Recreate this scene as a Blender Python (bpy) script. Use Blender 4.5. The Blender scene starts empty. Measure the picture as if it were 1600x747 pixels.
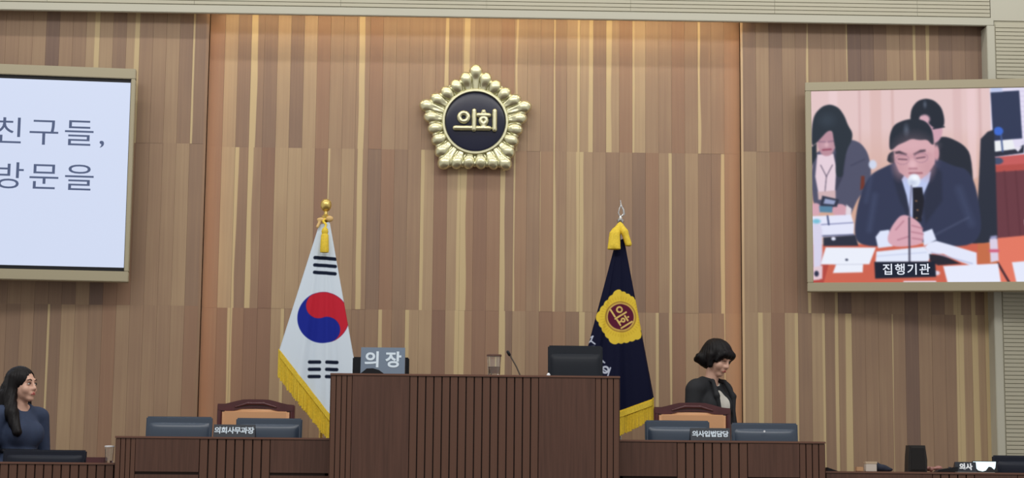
import bpy, bmesh, math, random
import numpy as np
from mathutils import Vector, Matrix, Euler
random.seed(7); np.random.seed(7)
SC = bpy.context.scene
COL = SC.collection

# ------------------------------------------------------------------ camera, world, lights, exposure
F_PX, PITCH, YAW, ROLL = 2808.06, 0.1308967, 0.0272480, 0.0093043
cd = bpy.data.cameras.new('camera'); cam = bpy.data.objects.new('camera', cd); COL.objects.link(cam)
cd.sensor_width = 36.0; cd.lens = 36.0 * F_PX / 1600.0; cd.clip_end = 100
fw = Vector((math.sin(YAW)*math.cos(PITCH), math.cos(YAW)*math.cos(PITCH), math.sin(PITCH)))
rt = Vector((math.cos(YAW), -math.sin(YAW), 0)); up = rt.cross(fw)
r2 = rt*math.cos(ROLL) + up*math.sin(ROLL); u2 = up*math.cos(ROLL) - rt*math.sin(ROLL)
cam.matrix_world = Matrix(((r2.x, u2.x, -fw.x, 0), (r2.y, u2.y, -fw.y, -13.395), (r2.z, u2.z, -fw.z, 1.2), (0, 0, 0, 1)))
SC.camera = cam

w = bpy.data.worlds.new('room_ambient'); SC.world = w; w.use_nodes = True
w.node_tree.nodes['Background'].inputs[0].default_value = (1.0, 0.97, 0.93, 1)
w.node_tree.nodes['Background'].inputs[1].default_value = 0.57

def area_light(name, loc, rot, sx, sy, power, color=(1, 1, 1), spread=math.pi):
    l = bpy.data.lights.new(name, 'AREA'); l.shape = 'RECTANGLE'; l.size = sx; l.size_y = sy
    l.energy = power; l.color = color; l.spread = spread
    o = bpy.data.objects.new(name, l); COL.objects.link(o); o.location = loc; o.rotation_euler = rot
    return o
# linear ceiling fittings: one row close to the back wall, one over the council floor
area_light('ceiling_line_light', (0.3, -1.75, 6.25), (math.radians(38), 0, 0), 11.0, 0.10, 70, (1, 0.96, 0.90))
area_light('ceiling_panel_light', (0.3, -6.0, 6.4), (math.radians(20), 0, 0), 10.0, 1.2, 260, (1, 0.97, 0.93))

SC.view_settings.view_transform = 'Standard'; SC.view_settings.look = 'None'
SC.view_settings.exposure = 0.0; SC.view_settings.gamma = 1.0; SC.view_settings.use_curve_mapping = False

# ------------------------------------------------------------------ helpers
def s2l(c):
    c = np.asarray(c, float)/255.0
    return np.where(c <= 0.04045, c/12.92, ((c+0.055)/1.055)**2.4)
def rgb(r, g, b):
    a = s2l((r, g, b)); return (float(a[0]), float(a[1]), float(a[2]), 1.0)

MATS = {}
def mat(name, color=(0.5, 0.5, 0.5, 1), rough=0.5, metal=0.0, noise=0.0, nscale=20.0, stretch=(1, 1, 1), bump=0.0, spec=0.5, emit=None, estr=0.0, alpha=None, trans=0.0):
    if name in MATS: return MATS[name]
    m = bpy.data.materials.new(name); m.use_nodes = True; MATS[name] = m
    nt = m.node_tree; N = nt.nodes; L = nt.links; b = N['Principled BSDF']
    b.inputs['Base Color'].default_value = color; b.inputs['Roughness'].default_value = rough
    b.inputs['Metallic'].default_value = metal; b.inputs['Specular IOR Level'].default_value = spec
    if trans: b.inputs['Transmission Weight'].default_value = trans
    if emit is not None:
        b.inputs['Emission Color'].default_value = emit; b.inputs['Emission Strength'].default_value = estr
    if noise > 0 or bump > 0:
        tc = N.new('ShaderNodeTexCoord'); mp = N.new('ShaderNodeMapping'); mp.inputs['Scale'].default_value = stretch
        nz = N.new('ShaderNodeTexNoise'); nz.inputs['Scale'].default_value = nscale; nz.inputs['Detail'].default_value = 4
        L.new(tc.outputs['Object'], mp.inputs['Vector']); L.new(mp.outputs[0], nz.inputs['Vector'])
        if noise > 0:
            hs = N.new('ShaderNodeHueSaturation'); hs.inputs['Color'].default_value = color
            mr = N.new('ShaderNodeMapRange'); mr.inputs[1].default_value = 0.25; mr.inputs[2].default_value = 0.75
            mr.inputs[3].default_value = 1-noise; mr.inputs[4].default_value = 1+noise
            L.new(nz.outputs['Fac'], mr.inputs[0]); L.new(mr.outputs[0], hs.inputs['Value'])
            L.new(hs.outputs[0], b.inputs['Base Color'])
        if bump > 0:
            bp = N.new('ShaderNodeBump'); bp.inputs['Strength'].default_value = bump; bp.inputs['Distance'].default_value = 0.002
            L.new(nz.outputs['Fac'], bp.inputs['Height']); L.new(bp.outputs[0], b.inputs['Normal'])
    return m

def vcol_mat(name, rough=0.8, emit=0.0):
    m = bpy.data.materials.new(name); m.use_nodes = True; nt = m.node_tree; b = nt.nodes['Principled BSDF']
    a = nt.nodes.new('ShaderNodeAttribute'); a.attribute_name = 'print'
    b.inputs['Roughness'].default_value = rough; b.inputs['Specular IOR Level'].default_value = 0.12
    if emit:
        b.inputs['Base Color'].default_value = (0.01, 0.01, 0.01, 1); b.inputs['Specular IOR Level'].default_value = 0.08
        nt.links.new(a.outputs['Color'], b.inputs['Emission Color']); b.inputs['Emission Strength'].default_value = emit
    else:
        nt.links.new(a.outputs['Color'], b.inputs['Base Color'])
    return m

def tag(o, label=None, cat=None, group=None, kind=None):
    if label: o['label'] = label
    if cat: o['category'] = cat
    if group: o['group'] = group
    if kind: o['kind'] = kind
    return o
def link(name, me, parent=None, m=None, loc=None, rot=None):
    o = bpy.data.objects.new(name, me); COL.objects.link(o)
    if m is not None and me is not None and len(me.materials) == 0: me.materials.append(m)
    if loc is not None: o.location = loc
    if rot is not None: o.rotation_euler = rot
    if parent is not None: o.parent = parent
    return o
def empty(name, loc=(0, 0, 0), rz=0.0):
    o = bpy.data.objects.new(name, None); COL.objects.link(o); o.location = loc; o.rotation_euler = (0, 0, rz)
    o.empty_display_size = 0.1
    return o
def smooth(me, angle=None):
    for p in me.polygons: p.use_smooth = True
    if angle is not None:
        try: me.set_sharp_from_angle(angle=math.radians(angle))
        except Exception: pass
    return me
def bm_mesh(bm, name='m'):
    me = bpy.data.meshes.new(name); bmesh.ops.recalc_face_normals(bm, faces=bm.faces[:]); bm.to_mesh(me); bm.free(); return me
def box_bm(bm, x0, x1, y0, y1, z0, z1, bev=0.0, seg=2):
    r = bmesh.ops.create_cube(bm, size=1.0)
    vs = r['verts']
    for v in vs:
        v.co = Vector((x0 if v.co.x < 0 else x1, y0 if v.co.y < 0 else y1, z0 if v.co.z < 0 else z1))
    if bev > 0:
        es = list({e for v in vs for e in v.link_edges})
        bmesh.ops.bevel(bm, geom=es, offset=bev, segments=seg, affect='EDGES', clamp_overlap=True)
def box(name, x0, x1, y0, y1, z0, z1, m, parent=None, bev=0.0, seg=2):
    bm = bmesh.new(); box_bm(bm, x0, x1, y0, y1, z0, z1, bev, seg)
    me = bm_mesh(bm, name)
    if bev: smooth(me, 35)
    return link(name, me, parent, m)
def lathe(prof, n=24, name='lathe', axis='Z'):
    """prof: list of (r, h)"""
    vs, fs = [], []
    for r, h in prof:
        for i in range(n):
            a = 2*math.pi*i/n; vs.append((r*math.cos(a), r*math.sin(a), h))
    for k in range(len(prof)-1):
        for i in range(n):
            j = (i+1) % n; fs.append((k*n+i, k*n+j, (k+1)*n+j, (k+1)*n+i))
    fs.append(tuple(range(n))[::-1]); fs.append(tuple((len(prof)-1)*n+i for i in range(n)))
    me = bpy.data.meshes.new(name); me.from_pydata(vs, [], fs); me.update()
    if axis == 'Y': me.transform(Matrix.Rotation(math.radians(90), 4, 'X'))
    smooth(me, 40); return me
def tube(pts, rads, n=10, name='tube'):
    pts = [Vector(p) for p in pts]
    if not hasattr(rads, '__len__'): rads = [rads]*len(pts)
    vs, fs = [], []
    ref = Vector((0.13, 0.97, 0.21)).normalized()
    for i, p in enumerate(pts):
        t = (pts[min(i+1, len(pts)-1)] - pts[max(i-1, 0)]).normalized()
        a = t.cross(ref).normalized(); b = t.cross(a)
        for k in range(n):
            th = 2*math.pi*k/n; vs.append(p + (a*math.cos(th)+b*math.sin(th))*rads[i])
    for i in range(len(pts)-1):
        for k in range(n):
            j = (k+1) % n; fs.append((i*n+k, i*n+j, (i+1)*n+j, (i+1)*n+k))
    fs.append(tuple(range(n))[::-1]); fs.append(tuple((len(pts)-1)*n+i for i in range(n)))
    me = bpy.data.meshes.new(name); me.from_pydata(vs, [], fs); me.update(); smooth(me, 50); return me
def prism(poly, y0, y1, bev=0.0, name='prism'):
    """poly in XZ extruded along Y"""
    bm = bmesh.new()
    f = bm.faces.new([bm.verts.new((x, y0, z)) for x, z in poly])
    r = bmesh.ops.extrude_face_region(bm, geom=[f])
    for v in r['geom']:
        if isinstance(v, bmesh.types.BMVert): v.co.y = y1
    if bev > 0:
        es = [e for e in bm.edges if abs(e.verts[0].co.y-e.verts[1].co.y) < 1e-6]
        bmesh.ops.bevel(bm, geom=es, offset=bev, segments=2, affect='EDGES', clamp_overlap=True)
    me = bm_mesh(bm, name); smooth(me, 40); return me
def text_mesh(body, size, extrude=0.0, offset=0.0, align='CENTER', spacing=1.0):
    c = bpy.data.curves.new('txt', 'FONT'); c.body = body; c.size = size; c.extrude = extrude; c.offset = offset
    c.align_x = align; c.align_y = 'CENTER'; c.space_character = spacing; c.resolution_u = 4
    o = bpy.data.objects.new('txt', c); COL.objects.link(o); bpy.context.view_layer.update()
    me = bpy.data.meshes.new_from_object(o.evaluated_get(bpy.context.evaluated_depsgraph_get()))
    bpy.data.objects.remove(o); bpy.data.curves.remove(c)
    me.transform(Matrix.Rotation(math.radians(90), 4, 'X'))       # faces -Y
    me.materials.clear()
    return me

# ---- implicit surfaces -> mesh (surface nets)
def cap(a, b, ra, rb=None): return ('c', np.array(a, float), np.array(b, float), ra, ra if rb is None else rb)
def ell(c, r, R=None): return ('e', np.array(c, float), np.array(r, float), R)
def xform(prims, M):
    """rotate/translate prims by 4x4 matrix"""
    A = np.array(M)[:3, :3]; t = np.array(M)[:3, 3]; out = []
    for p in prims:
        if p[0] == 'c': out.append(('c', A@p[1]+t, A@p[2]+t, p[3], p[4]))
        else:
            R = np.eye(3) if p[3] is None else p[3]
            out.append(('e', A@p[1]+t, p[2], A@R))
    return out
def grow(prims, d):
    return [(p[0], p[1], p[2], p[3]+d, p[4]+d) if p[0] == 'c' else ('e', p[1], p[2]+d, p[3]) for p in prims]
def prim_box(p):
    if p[0] == 'c':
        r = max(p[3], p[4]); return np.minimum(p[1], p[2])-r, np.maximum(p[1], p[2])+r
    r = p[2].max() if p[3] is not None else p[2]
    return p[1]-r, p[1]+r
def prim_eval(p, P):
    if p[0] == 'c':
        a, b = p[1], p[2]; ba = b-a; pa = P-a
        h = np.clip((pa@ba)/max(ba@ba, 1e-12), 0, 1)
        return np.linalg.norm(pa-h[..., None]*ba, axis=-1)-(p[3]+(p[4]-p[3])*h)
    q = P-p[1]
    if p[3] is not None: q = q@p[3]
    k0 = np.linalg.norm(q/p[2], axis=-1); k1 = np.linalg.norm(q/(p[2]**2), axis=-1)
    return k0*(k0-1)/np.maximum(k1, 1e-9)
def sdf_mesh(prims, vox, k=0.02, cut=None, kc=0.008, disp=None, name='body', zclip=None):
    lo = np.min([prim_box(p)[0] for p in prims], axis=0)-3*vox-0.01
    hi = np.max([prim_box(p)[1] for p in prims], axis=0)+3*vox+0.01
    n = np.ceil((hi-lo)/vox).astype(int)+1
    f = np.full(n, 0.2, np.float64)
    ax = [lo[i]+vox*np.arange(n[i]) for i in range(3)]
    def sub(p, pad):
        a, b = prim_box(p)
        i0 = np.maximum(np.floor((a-pad-lo)/vox).astype(int), 0); i1 = np.minimum(np.ceil((b+pad-lo)/vox).astype(int)+1, n)
        if (i1 <= i0).any(): return None, None
        sl = tuple(slice(i0[i], i1[i]) for i in range(3))
        P = np.stack(np.meshgrid(ax[0][sl[0]], ax[1][sl[1]], ax[2][sl[2]], indexing='ij'), -1)
        return sl, P
    for p in prims:
        sl, P = sub(p, 0.05)
        if sl is None: continue
        d = prim_eval(p, P); g = f[sl]
        h = np.clip(0.5+0.5*(d-g)/k, 0, 1)
        f[sl] = d*(1-h)+g*h-k*h*(1-h)
    for p in (cut or []):
        sl, P = sub(p, 0.05)
        if sl is None: continue
        d = -prim_eval(p, P); g = f[sl]
        h = np.clip(0.5-0.5*(d-g)/kc, 0, 1)
        f[sl] = d*(1-h)+g*h+kc*h*(1-h)
    if disp is not None:
        P = np.stack(np.meshgrid(*ax, indexing='ij'), -1); f = f+disp(P)
    if zclip is not None: f = np.maximum(f, (zclip-ax[2])[None, None, :])
    ins = f < 0
    cells = np.zeros(n-1, bool); allin = np.ones(n-1, bool)
    for dx in (0, 1):
        for dy in (0, 1):
            for dz in (0, 1):
                s = ins[dx:n[0]-1+dx, dy:n[1]-1+dy, dz:n[2]-1+dz]; cells |= s; allin &= s
    act = cells & ~allin
    idx = np.full(act.shape, -1, np.int64); ai = np.argwhere(act); idx[act] = np.arange(len(ai))
    acc = np.zeros((len(ai), 3)); cnt = np.zeros(len(ai))
    for axis in range(3):
        o1, o2 = [(1, 2), (0, 2), (0, 1)][axis]
        for b1 in (0, 1):
            for b2 in (0, 1):
                c0 = ai.copy(); c0[:, o1] += b1; c0[:, o2] += b2; c1 = c0.copy(); c1[:, axis] += 1
                f0 = f[c0[:, 0], c0[:, 1], c0[:, 2]]; f1 = f[c1[:, 0], c1[:, 1], c1[:, 2]]
                m = (f0 < 0) != (f1 < 0); t = f0[m]/(f0[m]-f1[m])
                q = c0[m].astype(float); q[:, axis] += t; acc[m] += q; cnt[m] += 1
    V = lo+vox*acc/cnt[:, None]
    faces = []
    for axis in range(3):
        o1, o2 = [(1, 2), (2, 0), (0, 1)][axis]
        sl0 = [slice(None)]*3; sl1 = [slice(None)]*3; sl0[axis] = slice(0, -1); sl1[axis] = slice(1, None)
        a0, a1 = ins[tuple(sl0)], ins[tuple(sl1)]
        for flag in (True, False):
            e = np.argwhere((a0 != a1) & (a0 == flag))
            e = e[(e[:, o1] > 0) & (e[:, o2] > 0)]
            def cell(d1, d2):
                q = e.copy(); q[:, o1] -= d1; q[:, o2] -= d2; return idx[q[:, 0], q[:, 1], q[:, 2]]
            quad = np.stack([cell(1, 1), cell(0, 1), cell(0, 0), cell(1, 0)], -1)
            faces.append(quad if flag else quad[:, ::-1])
    Fq = np.concatenate(faces); Fq = Fq[(Fq >= 0).all(1)]
    me = bpy.data.meshes.new(name); me.from_pydata(V.tolist(), [], Fq.tolist()); me.update(); smooth(me); return me

# ---- flat print painter (for the video screen and the flags)
class Canvas:
    def __init__(s, X, Y, base):
        s.X, s.Y = X, Y; s.c = np.ones(X.shape+(3,))*np.array(base, float)
    def put(s, m, col, a=1.0):
        m = np.clip(m, 0, 1)[..., None]*a; s.c = s.c*(1-m)+np.array(col, float)*m
    def poly(s, pts, col, soft=0.6, a=1.0):
        P = np.array(pts, float); ins = np.zeros(s.X.shape, bool); dmin = np.full(s.X.shape, 1e9)
        for i in range(len(P)):
            x0, y0 = P[i]; x1, y1 = P[(i+1) % len(P)]
            with np.errstate(divide='ignore', invalid='ignore'):
                c = ((y0 > s.Y) != (y1 > s.Y)) & (s.X < (x1-x0)*(s.Y-y0)/((y1-y0) if y1 != y0 else 1e-9)+x0)
            ins ^= c
            ex, ey = x1-x0, y1-y0; h = np.clip(((s.X-x0)*ex+(s.Y-y0)*ey)/max(ex*ex+ey*ey, 1e-12), 0, 1)
            dmin = np.minimum(dmin, np.hypot(s.X-x0-h*ex, s.Y-y0-h*ey))
        d = np.where(ins, -dmin, dmin); s.put(0.5-d/(2*soft), col, a)
    def oval(s, cx, cy, rx, ry, col, soft=0.6, a=1.0, ang=0.0):
        ca, sa = math.cos(ang), math.sin(ang); x = (s.X-cx)*ca+(s.Y-cy)*sa; y = -(s.X-cx)*sa+(s.Y-cy)*ca
        d = (np.sqrt((x/rx)**2+(y/ry)**2)-1)*min(rx, ry); s.put(0.5-d/(2*soft), col, a)
    def line(s, x0, y0, x1, y1, wd, col, soft=0.6, a=1.0):
        ex, ey = x1-x0, y1-y0; h = np.clip(((s.X-x0)*ex+(s.Y-y0)*ey)/max(ex*ex+ey*ey, 1e-12), 0, 1)
        d = np.hypot(s.X-x0-h*ex, s.Y-y0-h*ey)-wd/2; s.put(0.5-d/(2*soft), col, a)
def set_print(me, cols255):
    at = me.color_attributes.new('print', 'FLOAT_COLOR', 'POINT')
    c = np.ones((len(me.vertices), 4), np.float32); c[:, :3] = s2l(np.clip(cols255, 0, 255)).reshape(-1, 3)
    at.data.foreach_set('color', c.ravel())
# strokes of the two syllables worn by the emblem: (kind, ...) in a box 2 wide x 1 high, centre 0
STROKES = [('ring', -0.60, 0.14, 0.20, 0.10), ('bar', -0.98, -0.37, -0.30, -0.37), ('bar', -0.13, 0.44, -0.13, -0.42),
           ('bar', 0.30, 0.40, 0.30, 0.38), ('bar', 0.07, 0.24, 0.53, 0.24), ('ring', 0.30, -0.02, 0.13, 0.10),
           ('bar', 0.30, -0.16, 0.30, -0.36), ('bar', 0.02, -0.37, 0.55, -0.37), ('bar', 0.80, 0.44, 0.80, -0.42)]

# ------------------------------------------------------------------ materials
def plank_material():
    m = bpy.data.materials.new('cherry_plank'); m.use_nodes = True; nt = m.node_tree; N = nt.nodes; L = nt.links
    b = N['Principled BSDF']; b.inputs['Roughness'].default_value = 0.48; b.inputs['Specular IOR Level'].default_value = 0.35
    def attr(n):
        a = N.new('ShaderNodeAttribute'); a.attribute_type = 'OBJECT'; a.attribute_name = n; return a.outputs['Fac']
    def math_(op, a, b_=None, c=None):
        n = N.new('ShaderNodeMath'); n.operation = op
        for i, v in enumerate((a, b_, c)):
            if v is None: continue
            if isinstance(v, (int, float)): n.inputs[i].default_value = v
            else: L.new(v, n.inputs[i])
        return n.outputs[0]
    tc = N.new('ShaderNodeTexCoord'); sx = N.new('ShaderNodeSeparateXYZ'); L.new(tc.outputs['Object'], sx.inputs[0])
    oi = N.new('ShaderNodeObjectInfo'); rnd = oi.outputs['Random']
    geo = N.new('ShaderNodeNewGeometry')
    off = N.new('ShaderNodeVectorMath'); off.operation = 'ADD'; L.new(geo.outputs['Position'], off.inputs[0])
    cb = N.new('ShaderNodeCombineXYZ'); L.new(math_('MULTIPLY', rnd, 37.0), cb.inputs[1]); L.new(math_('MULTIPLY', rnd, 91.0), cb.inputs[2])
    L.new(cb.outputs[0], off.inputs[1])
    mp = N.new('ShaderNodeMapping'); mp.inputs['Scale'].default_value = (55, 55, 1.2); L.new(off.outputs[0], mp.inputs[0])
    g = N.new('ShaderNodeTexNoise'); g.inputs['Scale'].default_value = 1.0; g.inputs['Detail'].default_value = 5; L.new(mp.outputs[0], g.inputs['Vector'])
    mp2 = N.new('ShaderNodeMapping'); mp2.inputs['Scale'].default_value = (2.0, 2.0, 1.6); L.new(off.outputs[0], mp2.inputs[0])
    g2 = N.new('ShaderNodeTexNoise'); g2.inputs['Scale'].default_value = 1.0; g2.inputs['Detail'].default_value = 2; L.new(mp2.outputs[0], g2.inputs['Vector'])
    # sapwood edge wanders along the board
    wcb = N.new('ShaderNodeCombineXYZ'); L.new(math_('MULTIPLY', sx.outputs[2], 1.3), wcb.inputs[2]); L.new(math_('MULTIPLY', rnd, 53.0), wcb.inputs[0])
    wn = N.new('ShaderNodeTexNoise'); wn.inputs['Scale'].default_value = 1.0; wn.inputs['Detail'].default_value = 1; L.new(wcb.outputs[0], wn.inputs['Vector'])
    wob = math_('MULTIPLY', math_('SUBTRACT', wn.outputs['Fac'], 0.5), 0.34)
    x = math_('ADD', sx.outputs[0], wob)
    lo = math_('MULTIPLY', math_('SUBTRACT', x, attr('sap_from')), 16.0)
    hi = math_('MULTIPLY', math_('SUBTRACT', attr('sap_to'), x), 16.0)
    cl = N.new('ShaderNodeClamp'); L.new(math_('MINIMUM', lo, hi), cl.inputs[0])
    sap = math_('MULTIPLY', cl.outputs[0], attr('sap_on'))
    ramp = N.new('ShaderNodeValToRGB'); e = ramp.color_ramp.elements
    e[0].position = 0.0; e[0].color = rgb(117, 95, 86); e[1].position = 1.0; e[1].color = rgb(188, 164, 130)
    q = e.new(0.5); q.color = rgb(155, 128, 105)
    t = math_('ADD', attr('tone'), math_('ADD', math_('MULTIPLY', math_('SUBTRACT', g.outputs['Fac'], 0.5), 0.32), math_('MULTIPLY', math_('SUBTRACT', g2.outputs['Fac'], 0.5), 0.30)))
    L.new(t, ramp.inputs[0])
    mr = N.new('ShaderNodeMix'); mr.data_type = 'RGBA'; L.new(math_('MULTIPLY', attr('red'), 0.42), mr.inputs['Factor'])
    L.new(ramp.outputs[0], mr.inputs['A']); mr.inputs['B'].default_value = rgb(148, 109, 88)
    ms = N.new('ShaderNodeMix'); ms.data_type = 'RGBA'; L.new(sap, ms.inputs['Factor']); L.new(mr.outputs['Result'], ms.inputs['A'])
    ms.inputs['B'].default_value = rgb(199, 178, 137)
    L.new(ms.outputs['Result'], b.inputs['Base Color'])
    return m
M_PLANK = plank_material()
M_BACK = mat('wall_backing', rgb(70, 52, 44), 0.9)
M_BEIGE = mat('beige_panel', rgb(184, 181, 162), 0.6, noise=0.03, nscale=3)
M_BEIGE2 = mat('beige_smooth', rgb(188, 187, 172), 0.6, noise=0.02, nscale=2)
M_FRAME = mat('screen_frame', rgb(168, 160, 134), 0.45)
M_WALNUT = mat('walnut', rgb(88, 61, 51), 0.42, noise=0.22, nscale=6, stretch=(14, 14, 0.5), spec=0.4)
M_WALNUT2 = mat('walnut_slat', rgb(97, 68, 55), 0.42, noise=0.22, nscale=6, stretch=(14, 14, 0.5), spec=0.4)
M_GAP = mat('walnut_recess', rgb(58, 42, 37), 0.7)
M_TOP = mat('walnut_top', rgb(110, 76, 62), 0.35, noise=0.15, nscale=5, stretch=(0.6, 10, 10))
M_GOLD = mat('gold_metal', rgb(210, 208, 174), 0.3, 0.85, bump=0.15, nscale=30)
M_NAVY = mat('navy_enamel', rgb(20, 24, 50), 0.25, bump=0.25, nscale=9, spec=0.4)
M_GOLDCLOTH = mat('gold_fringe', rgb(228, 198, 58), 0.75, noise=0.15, nscale=90)
M_BLACK = mat('black_plastic', rgb(18, 20, 26), 0.45, spec=0.3)
M_MON = mat('slate_plastic', rgb(54, 68, 86), 0.36, spec=0.6)
M_FLOOR = mat('carpet', rgb(110, 92, 78), 0.95, noise=0.1, nscale=60)
M_CHERRY = mat('cherry_lacquer', rgb(82, 40, 44), 0.3, noise=0.2, nscale=12)
M_LEATHER = mat('tan_leather', rgb(214, 163, 120), 0.45, bump=0.2, nscale=60)
M_WHITE = mat('white_letters', rgb(232, 238, 245), 0.5)
M_CHROME = mat('chrome', rgb(225, 225, 225), 0.15, 1.0)

# ------------------------------------------------------------------ room shell
def structure(o, label=None):
    o['kind'] = 'structure'
    if label: o['label'] = label
    return o
structure(box('floor', -5.5, 6.5, -14.5, 0.3, -0.1, 0.0, M_FLOOR))
structure(box('floor_dais', -5.2, 4.9, -3.6, 0.2, 0.0, 0.30, M_FLOOR))
structure(box('floor_upper_dais', -1.985, 2.118, -3.3, 0.1, 0.30, 0.50, M_FLOOR))
structure(box('floor_speaker_step', -0.74, 0.90, -3.10, -1.5, 0.50, 0.80, M_FLOOR))

Z1, Z2, ZT = 3.636, 2.420, 4.72         # joints of the plank courses, top behind the trim
wall_c = structure(box('wall_back', -1.945, 2.095, 0.022, 0.12, 0.5, 5.3, M_BACK), 'back wall clad in vertical cherry planks')
wall_l = structure(box('wall_left', -5.2, -1.952, -0.098, 0.12, 0.3, 5.3, M_BACK), 'left wing of the plank wall, slightly proud')
wall_r = structure(box('wall_right', 2.098, 3.99, -0.098, 0.12, 0.3, 5.3, M_BACK), 'right wing of the plank wall, slightly proud')

TONE = {'D': 0.12, 'd': 0.30, 'e': 0.38, 'n': 0.45, 'm': 0.52, 'p': 0.60, 's': 0.70, 't': 0.79, 'u': 0.88, 'L': 0.95}
bm = bmesh.new(); box_bm(bm, 0, 1, -1, 0, 0, 1)
UNIT = bm_mesh(bm, 'plank'); UNIT.materials.append(M_PLANK)
def parse(code):
    """'rm:0-.35' -> tone m, reddish, sapwood over the first 35 % of the width"""
    sap = None
    if ':' in code:
        code, s = code.split(':'); a, c = s.split('-'); sap = (float(a), float(c))  # fractions of the board width
    red = 1.0 if code.startswith('r') else 0.0
    return TONE[code[-1]], red, sap
def planks(parent, xs, y, z0, z1, codes):
    for i, code in enumerate(codes):
        tone, red, sap = parse(code); x0, x1 = xs[i], xs[i+1]
        o = bpy.data.objects.new('plank', UNIT); COL.objects.link(o); o.parent = parent
        o.location = (x0+0.0005, y, z0+0.0001); o.scale = (x1-x0-0.0010, 0.02+random.choice((0, 0.0008, 0.0016)), z1-z0-0.0002)
        o['tone'] = float(tone+random.uniform(-0.03, 0.03)); o['red'] = red
        if sap:
            a, c = sap
            o['sap_from'] = a if a > 0.03 else -0.6; o['sap_to'] = c if c < 0.97 else 1.6; o['sap_on'] = 1.0
        else:
            o['sap_from'] = 0.0; o['sap_to'] = 0.0; o['sap_on'] = 0.0
xc = [-1.943] + [-1.928+0.1*j for j in range(1, 40)] + [2.093]
C1 = 'rm t d e:0-.5 d t d t rm p m m:.15-.65 rn m m m m m:.7-1 m s:.1-.6 m m rp p:.1-.3 p m m:0-.12 s:.8-1 s:.65-1 n s:0-.42 rm u:0-.15 p m rm m m:0-.22 m rs'.split()
C1 = C1[:38] + ['m', 'rs']
C2 = 'rp u e:0-.3 m:0-.45 rd t t s rd p:0-.15 s m:.2-.65 d rm e m t:0-.3 rd s:.72-1 rp:0-.5 rd rm n:0-.45 rs:0-.15 m rs:0-.12 p:0-.2 t:.75-1 s:0-.3 p e m d rm p:.75-1 n s e e:.68-1 rs'.split()
C3 = 'rp rm:.8-1 rm:0-.2 rd rd s:.7-1 m n m n m n n rs:0-.35 n s:0-.35 s rD s:.65-1 rs:0-.4 rd rm d:0-.45 s m re rp e s:0-.4 m m n m p:.7-1 n:.8-1 rn s rs n:.85-1 rt'.split()  # end boards of all three courses: glow of the upright strips put into their tone
planks(wall_c, xc, 0.022, Z1, ZT, C1); planks(wall_c, xc, 0.022, Z2, Z1, C2); planks(wall_c, xc, 0.022, 0.52, Z2, C3)
xl = [-1.952-0.1*k for k in range(0, 20)]
L1 = 'd:0-.18 e p m n s:.6-1 d s s:.6-1 n m D p m n n n m m'.split()
L2 = 'e s p m n rm rn D p d d n p m n m d m m'.split()
L3 = 'rm p m m n p rm n p s d:0-.15 d p e m m n m m'.split()
xlr = xl[::-1]
for (z0, z1, cc) in ((Z1, ZT, L1), (Z2, Z1, L2), (0.32, Z2, L3)): planks(wall_l, xlr, -0.098, z0, z1, cc[::-1])
xr = [2.098+0.1*i for i in range(18)] + [3.898, 3.962]
R1 = 'e p d m n:.85-1 m m m:.92-1 D D d p n m:0-.18 m:0-.32 d e d D'.split()  # last board darker: shade beside the upright trim put into its tone
R2 = 's p rm rm e:.78-1 m n:.75-1 D m e m p D m d s:.65-1 m:0-.25 m:0-.3 L:0-1'.split()
R3 = 's s:0-.35 rn t:.75-1 e t:.8-1 n:.7-1 m:.5-1 n m m n:0-.1 D m n e:.8-1 s:0-.42 s:0-.48 L:0-1'.split()
for (z0, z1, cc) in ((Z1, ZT, R1), (Z2, Z1, R2), (0.32, Z2, R3)): planks(wall_r, xr, -0.098, z0, z1, cc)

# beige frame round the plank wall, slatted panels above and to the right
YF = -0.27
M_LIP_WOOD = mat('edge_wood', rgb(150, 120, 95), 0.5, noise=0.12, nscale=5, stretch=(12, 12, 0.6))
structure(box('trim_1', -5.2, 3.98, YF, YF+0.04, 4.600, 4.660, M_BEIGE2, bev=0.004), 'beige trim along the top of the plank wall')
structure(box('trim_3', -5.2, 3.95, YF+0.04, 0.0, 4.69, 4.72, M_BEIGE2), 'underside of the light cove above the planks')
structure(box('trim_4', -1.953, -1.934, -0.120, -0.100, 0.5, 4.69, M_LIP_WOOD), 'narrow edge lip left of the centre bay')
structure(box('trim_5', 2.083, 2.099, -0.120, -0.100, 0.5, 4.69, mat('lit_edge_wood', rgb(205, 176, 138), 0.5, noise=0.1, nscale=5, stretch=(12, 12, 0.6))), 'narrow edge lip right of the centre bay')  # paler colour paints in the warm strip light on this edge
structure(box('trim_2', 3.925, 3.985, YF, 0.1, 0.3, 4.600, M_BEIGE2, bev=0.004), 'upright beige trim at the right end of the plank wall')
up_wall = structure(box('wall_upper', -5.2, 3.955, YF+0.012, YF+0.05, 4.655, 5.3, M_BEIGE), 'beige slatted wall above the planks')
sr_wall = structure(box('wall_side', 3.985, 6.4, YF+0.012, 0.1, 0.3, 4.64, M_BEIGE), 'beige slatted wall beyond the right end of the planks')
structure(box('wall_corner', 3.958, 6.4, YF+0.002, 0.1, 4.64, 5.3, M_BEIGE2), 'plain beige wall panel in the upper right corner')
bm = bmesh.new(); box_bm(bm, 0, 1, -0.012, 0, 0, 1); USLAT = bm_mesh(bm, 'slat'); USLAT.materials.append(M_BEIGE)
def slats(parent, x0, x1, z0, z1, pitch):
    n = int(round((z1-z0)/pitch))
    for i in range(n):
        o = bpy.data.objects.new('slat', USLAT); COL.objects.link(o); o.parent = parent
        o.location = (x0, YF+0.012, z0+i*pitch+0.0045); o.scale = (x1-x0, 1, pitch-0.0055)
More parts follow.
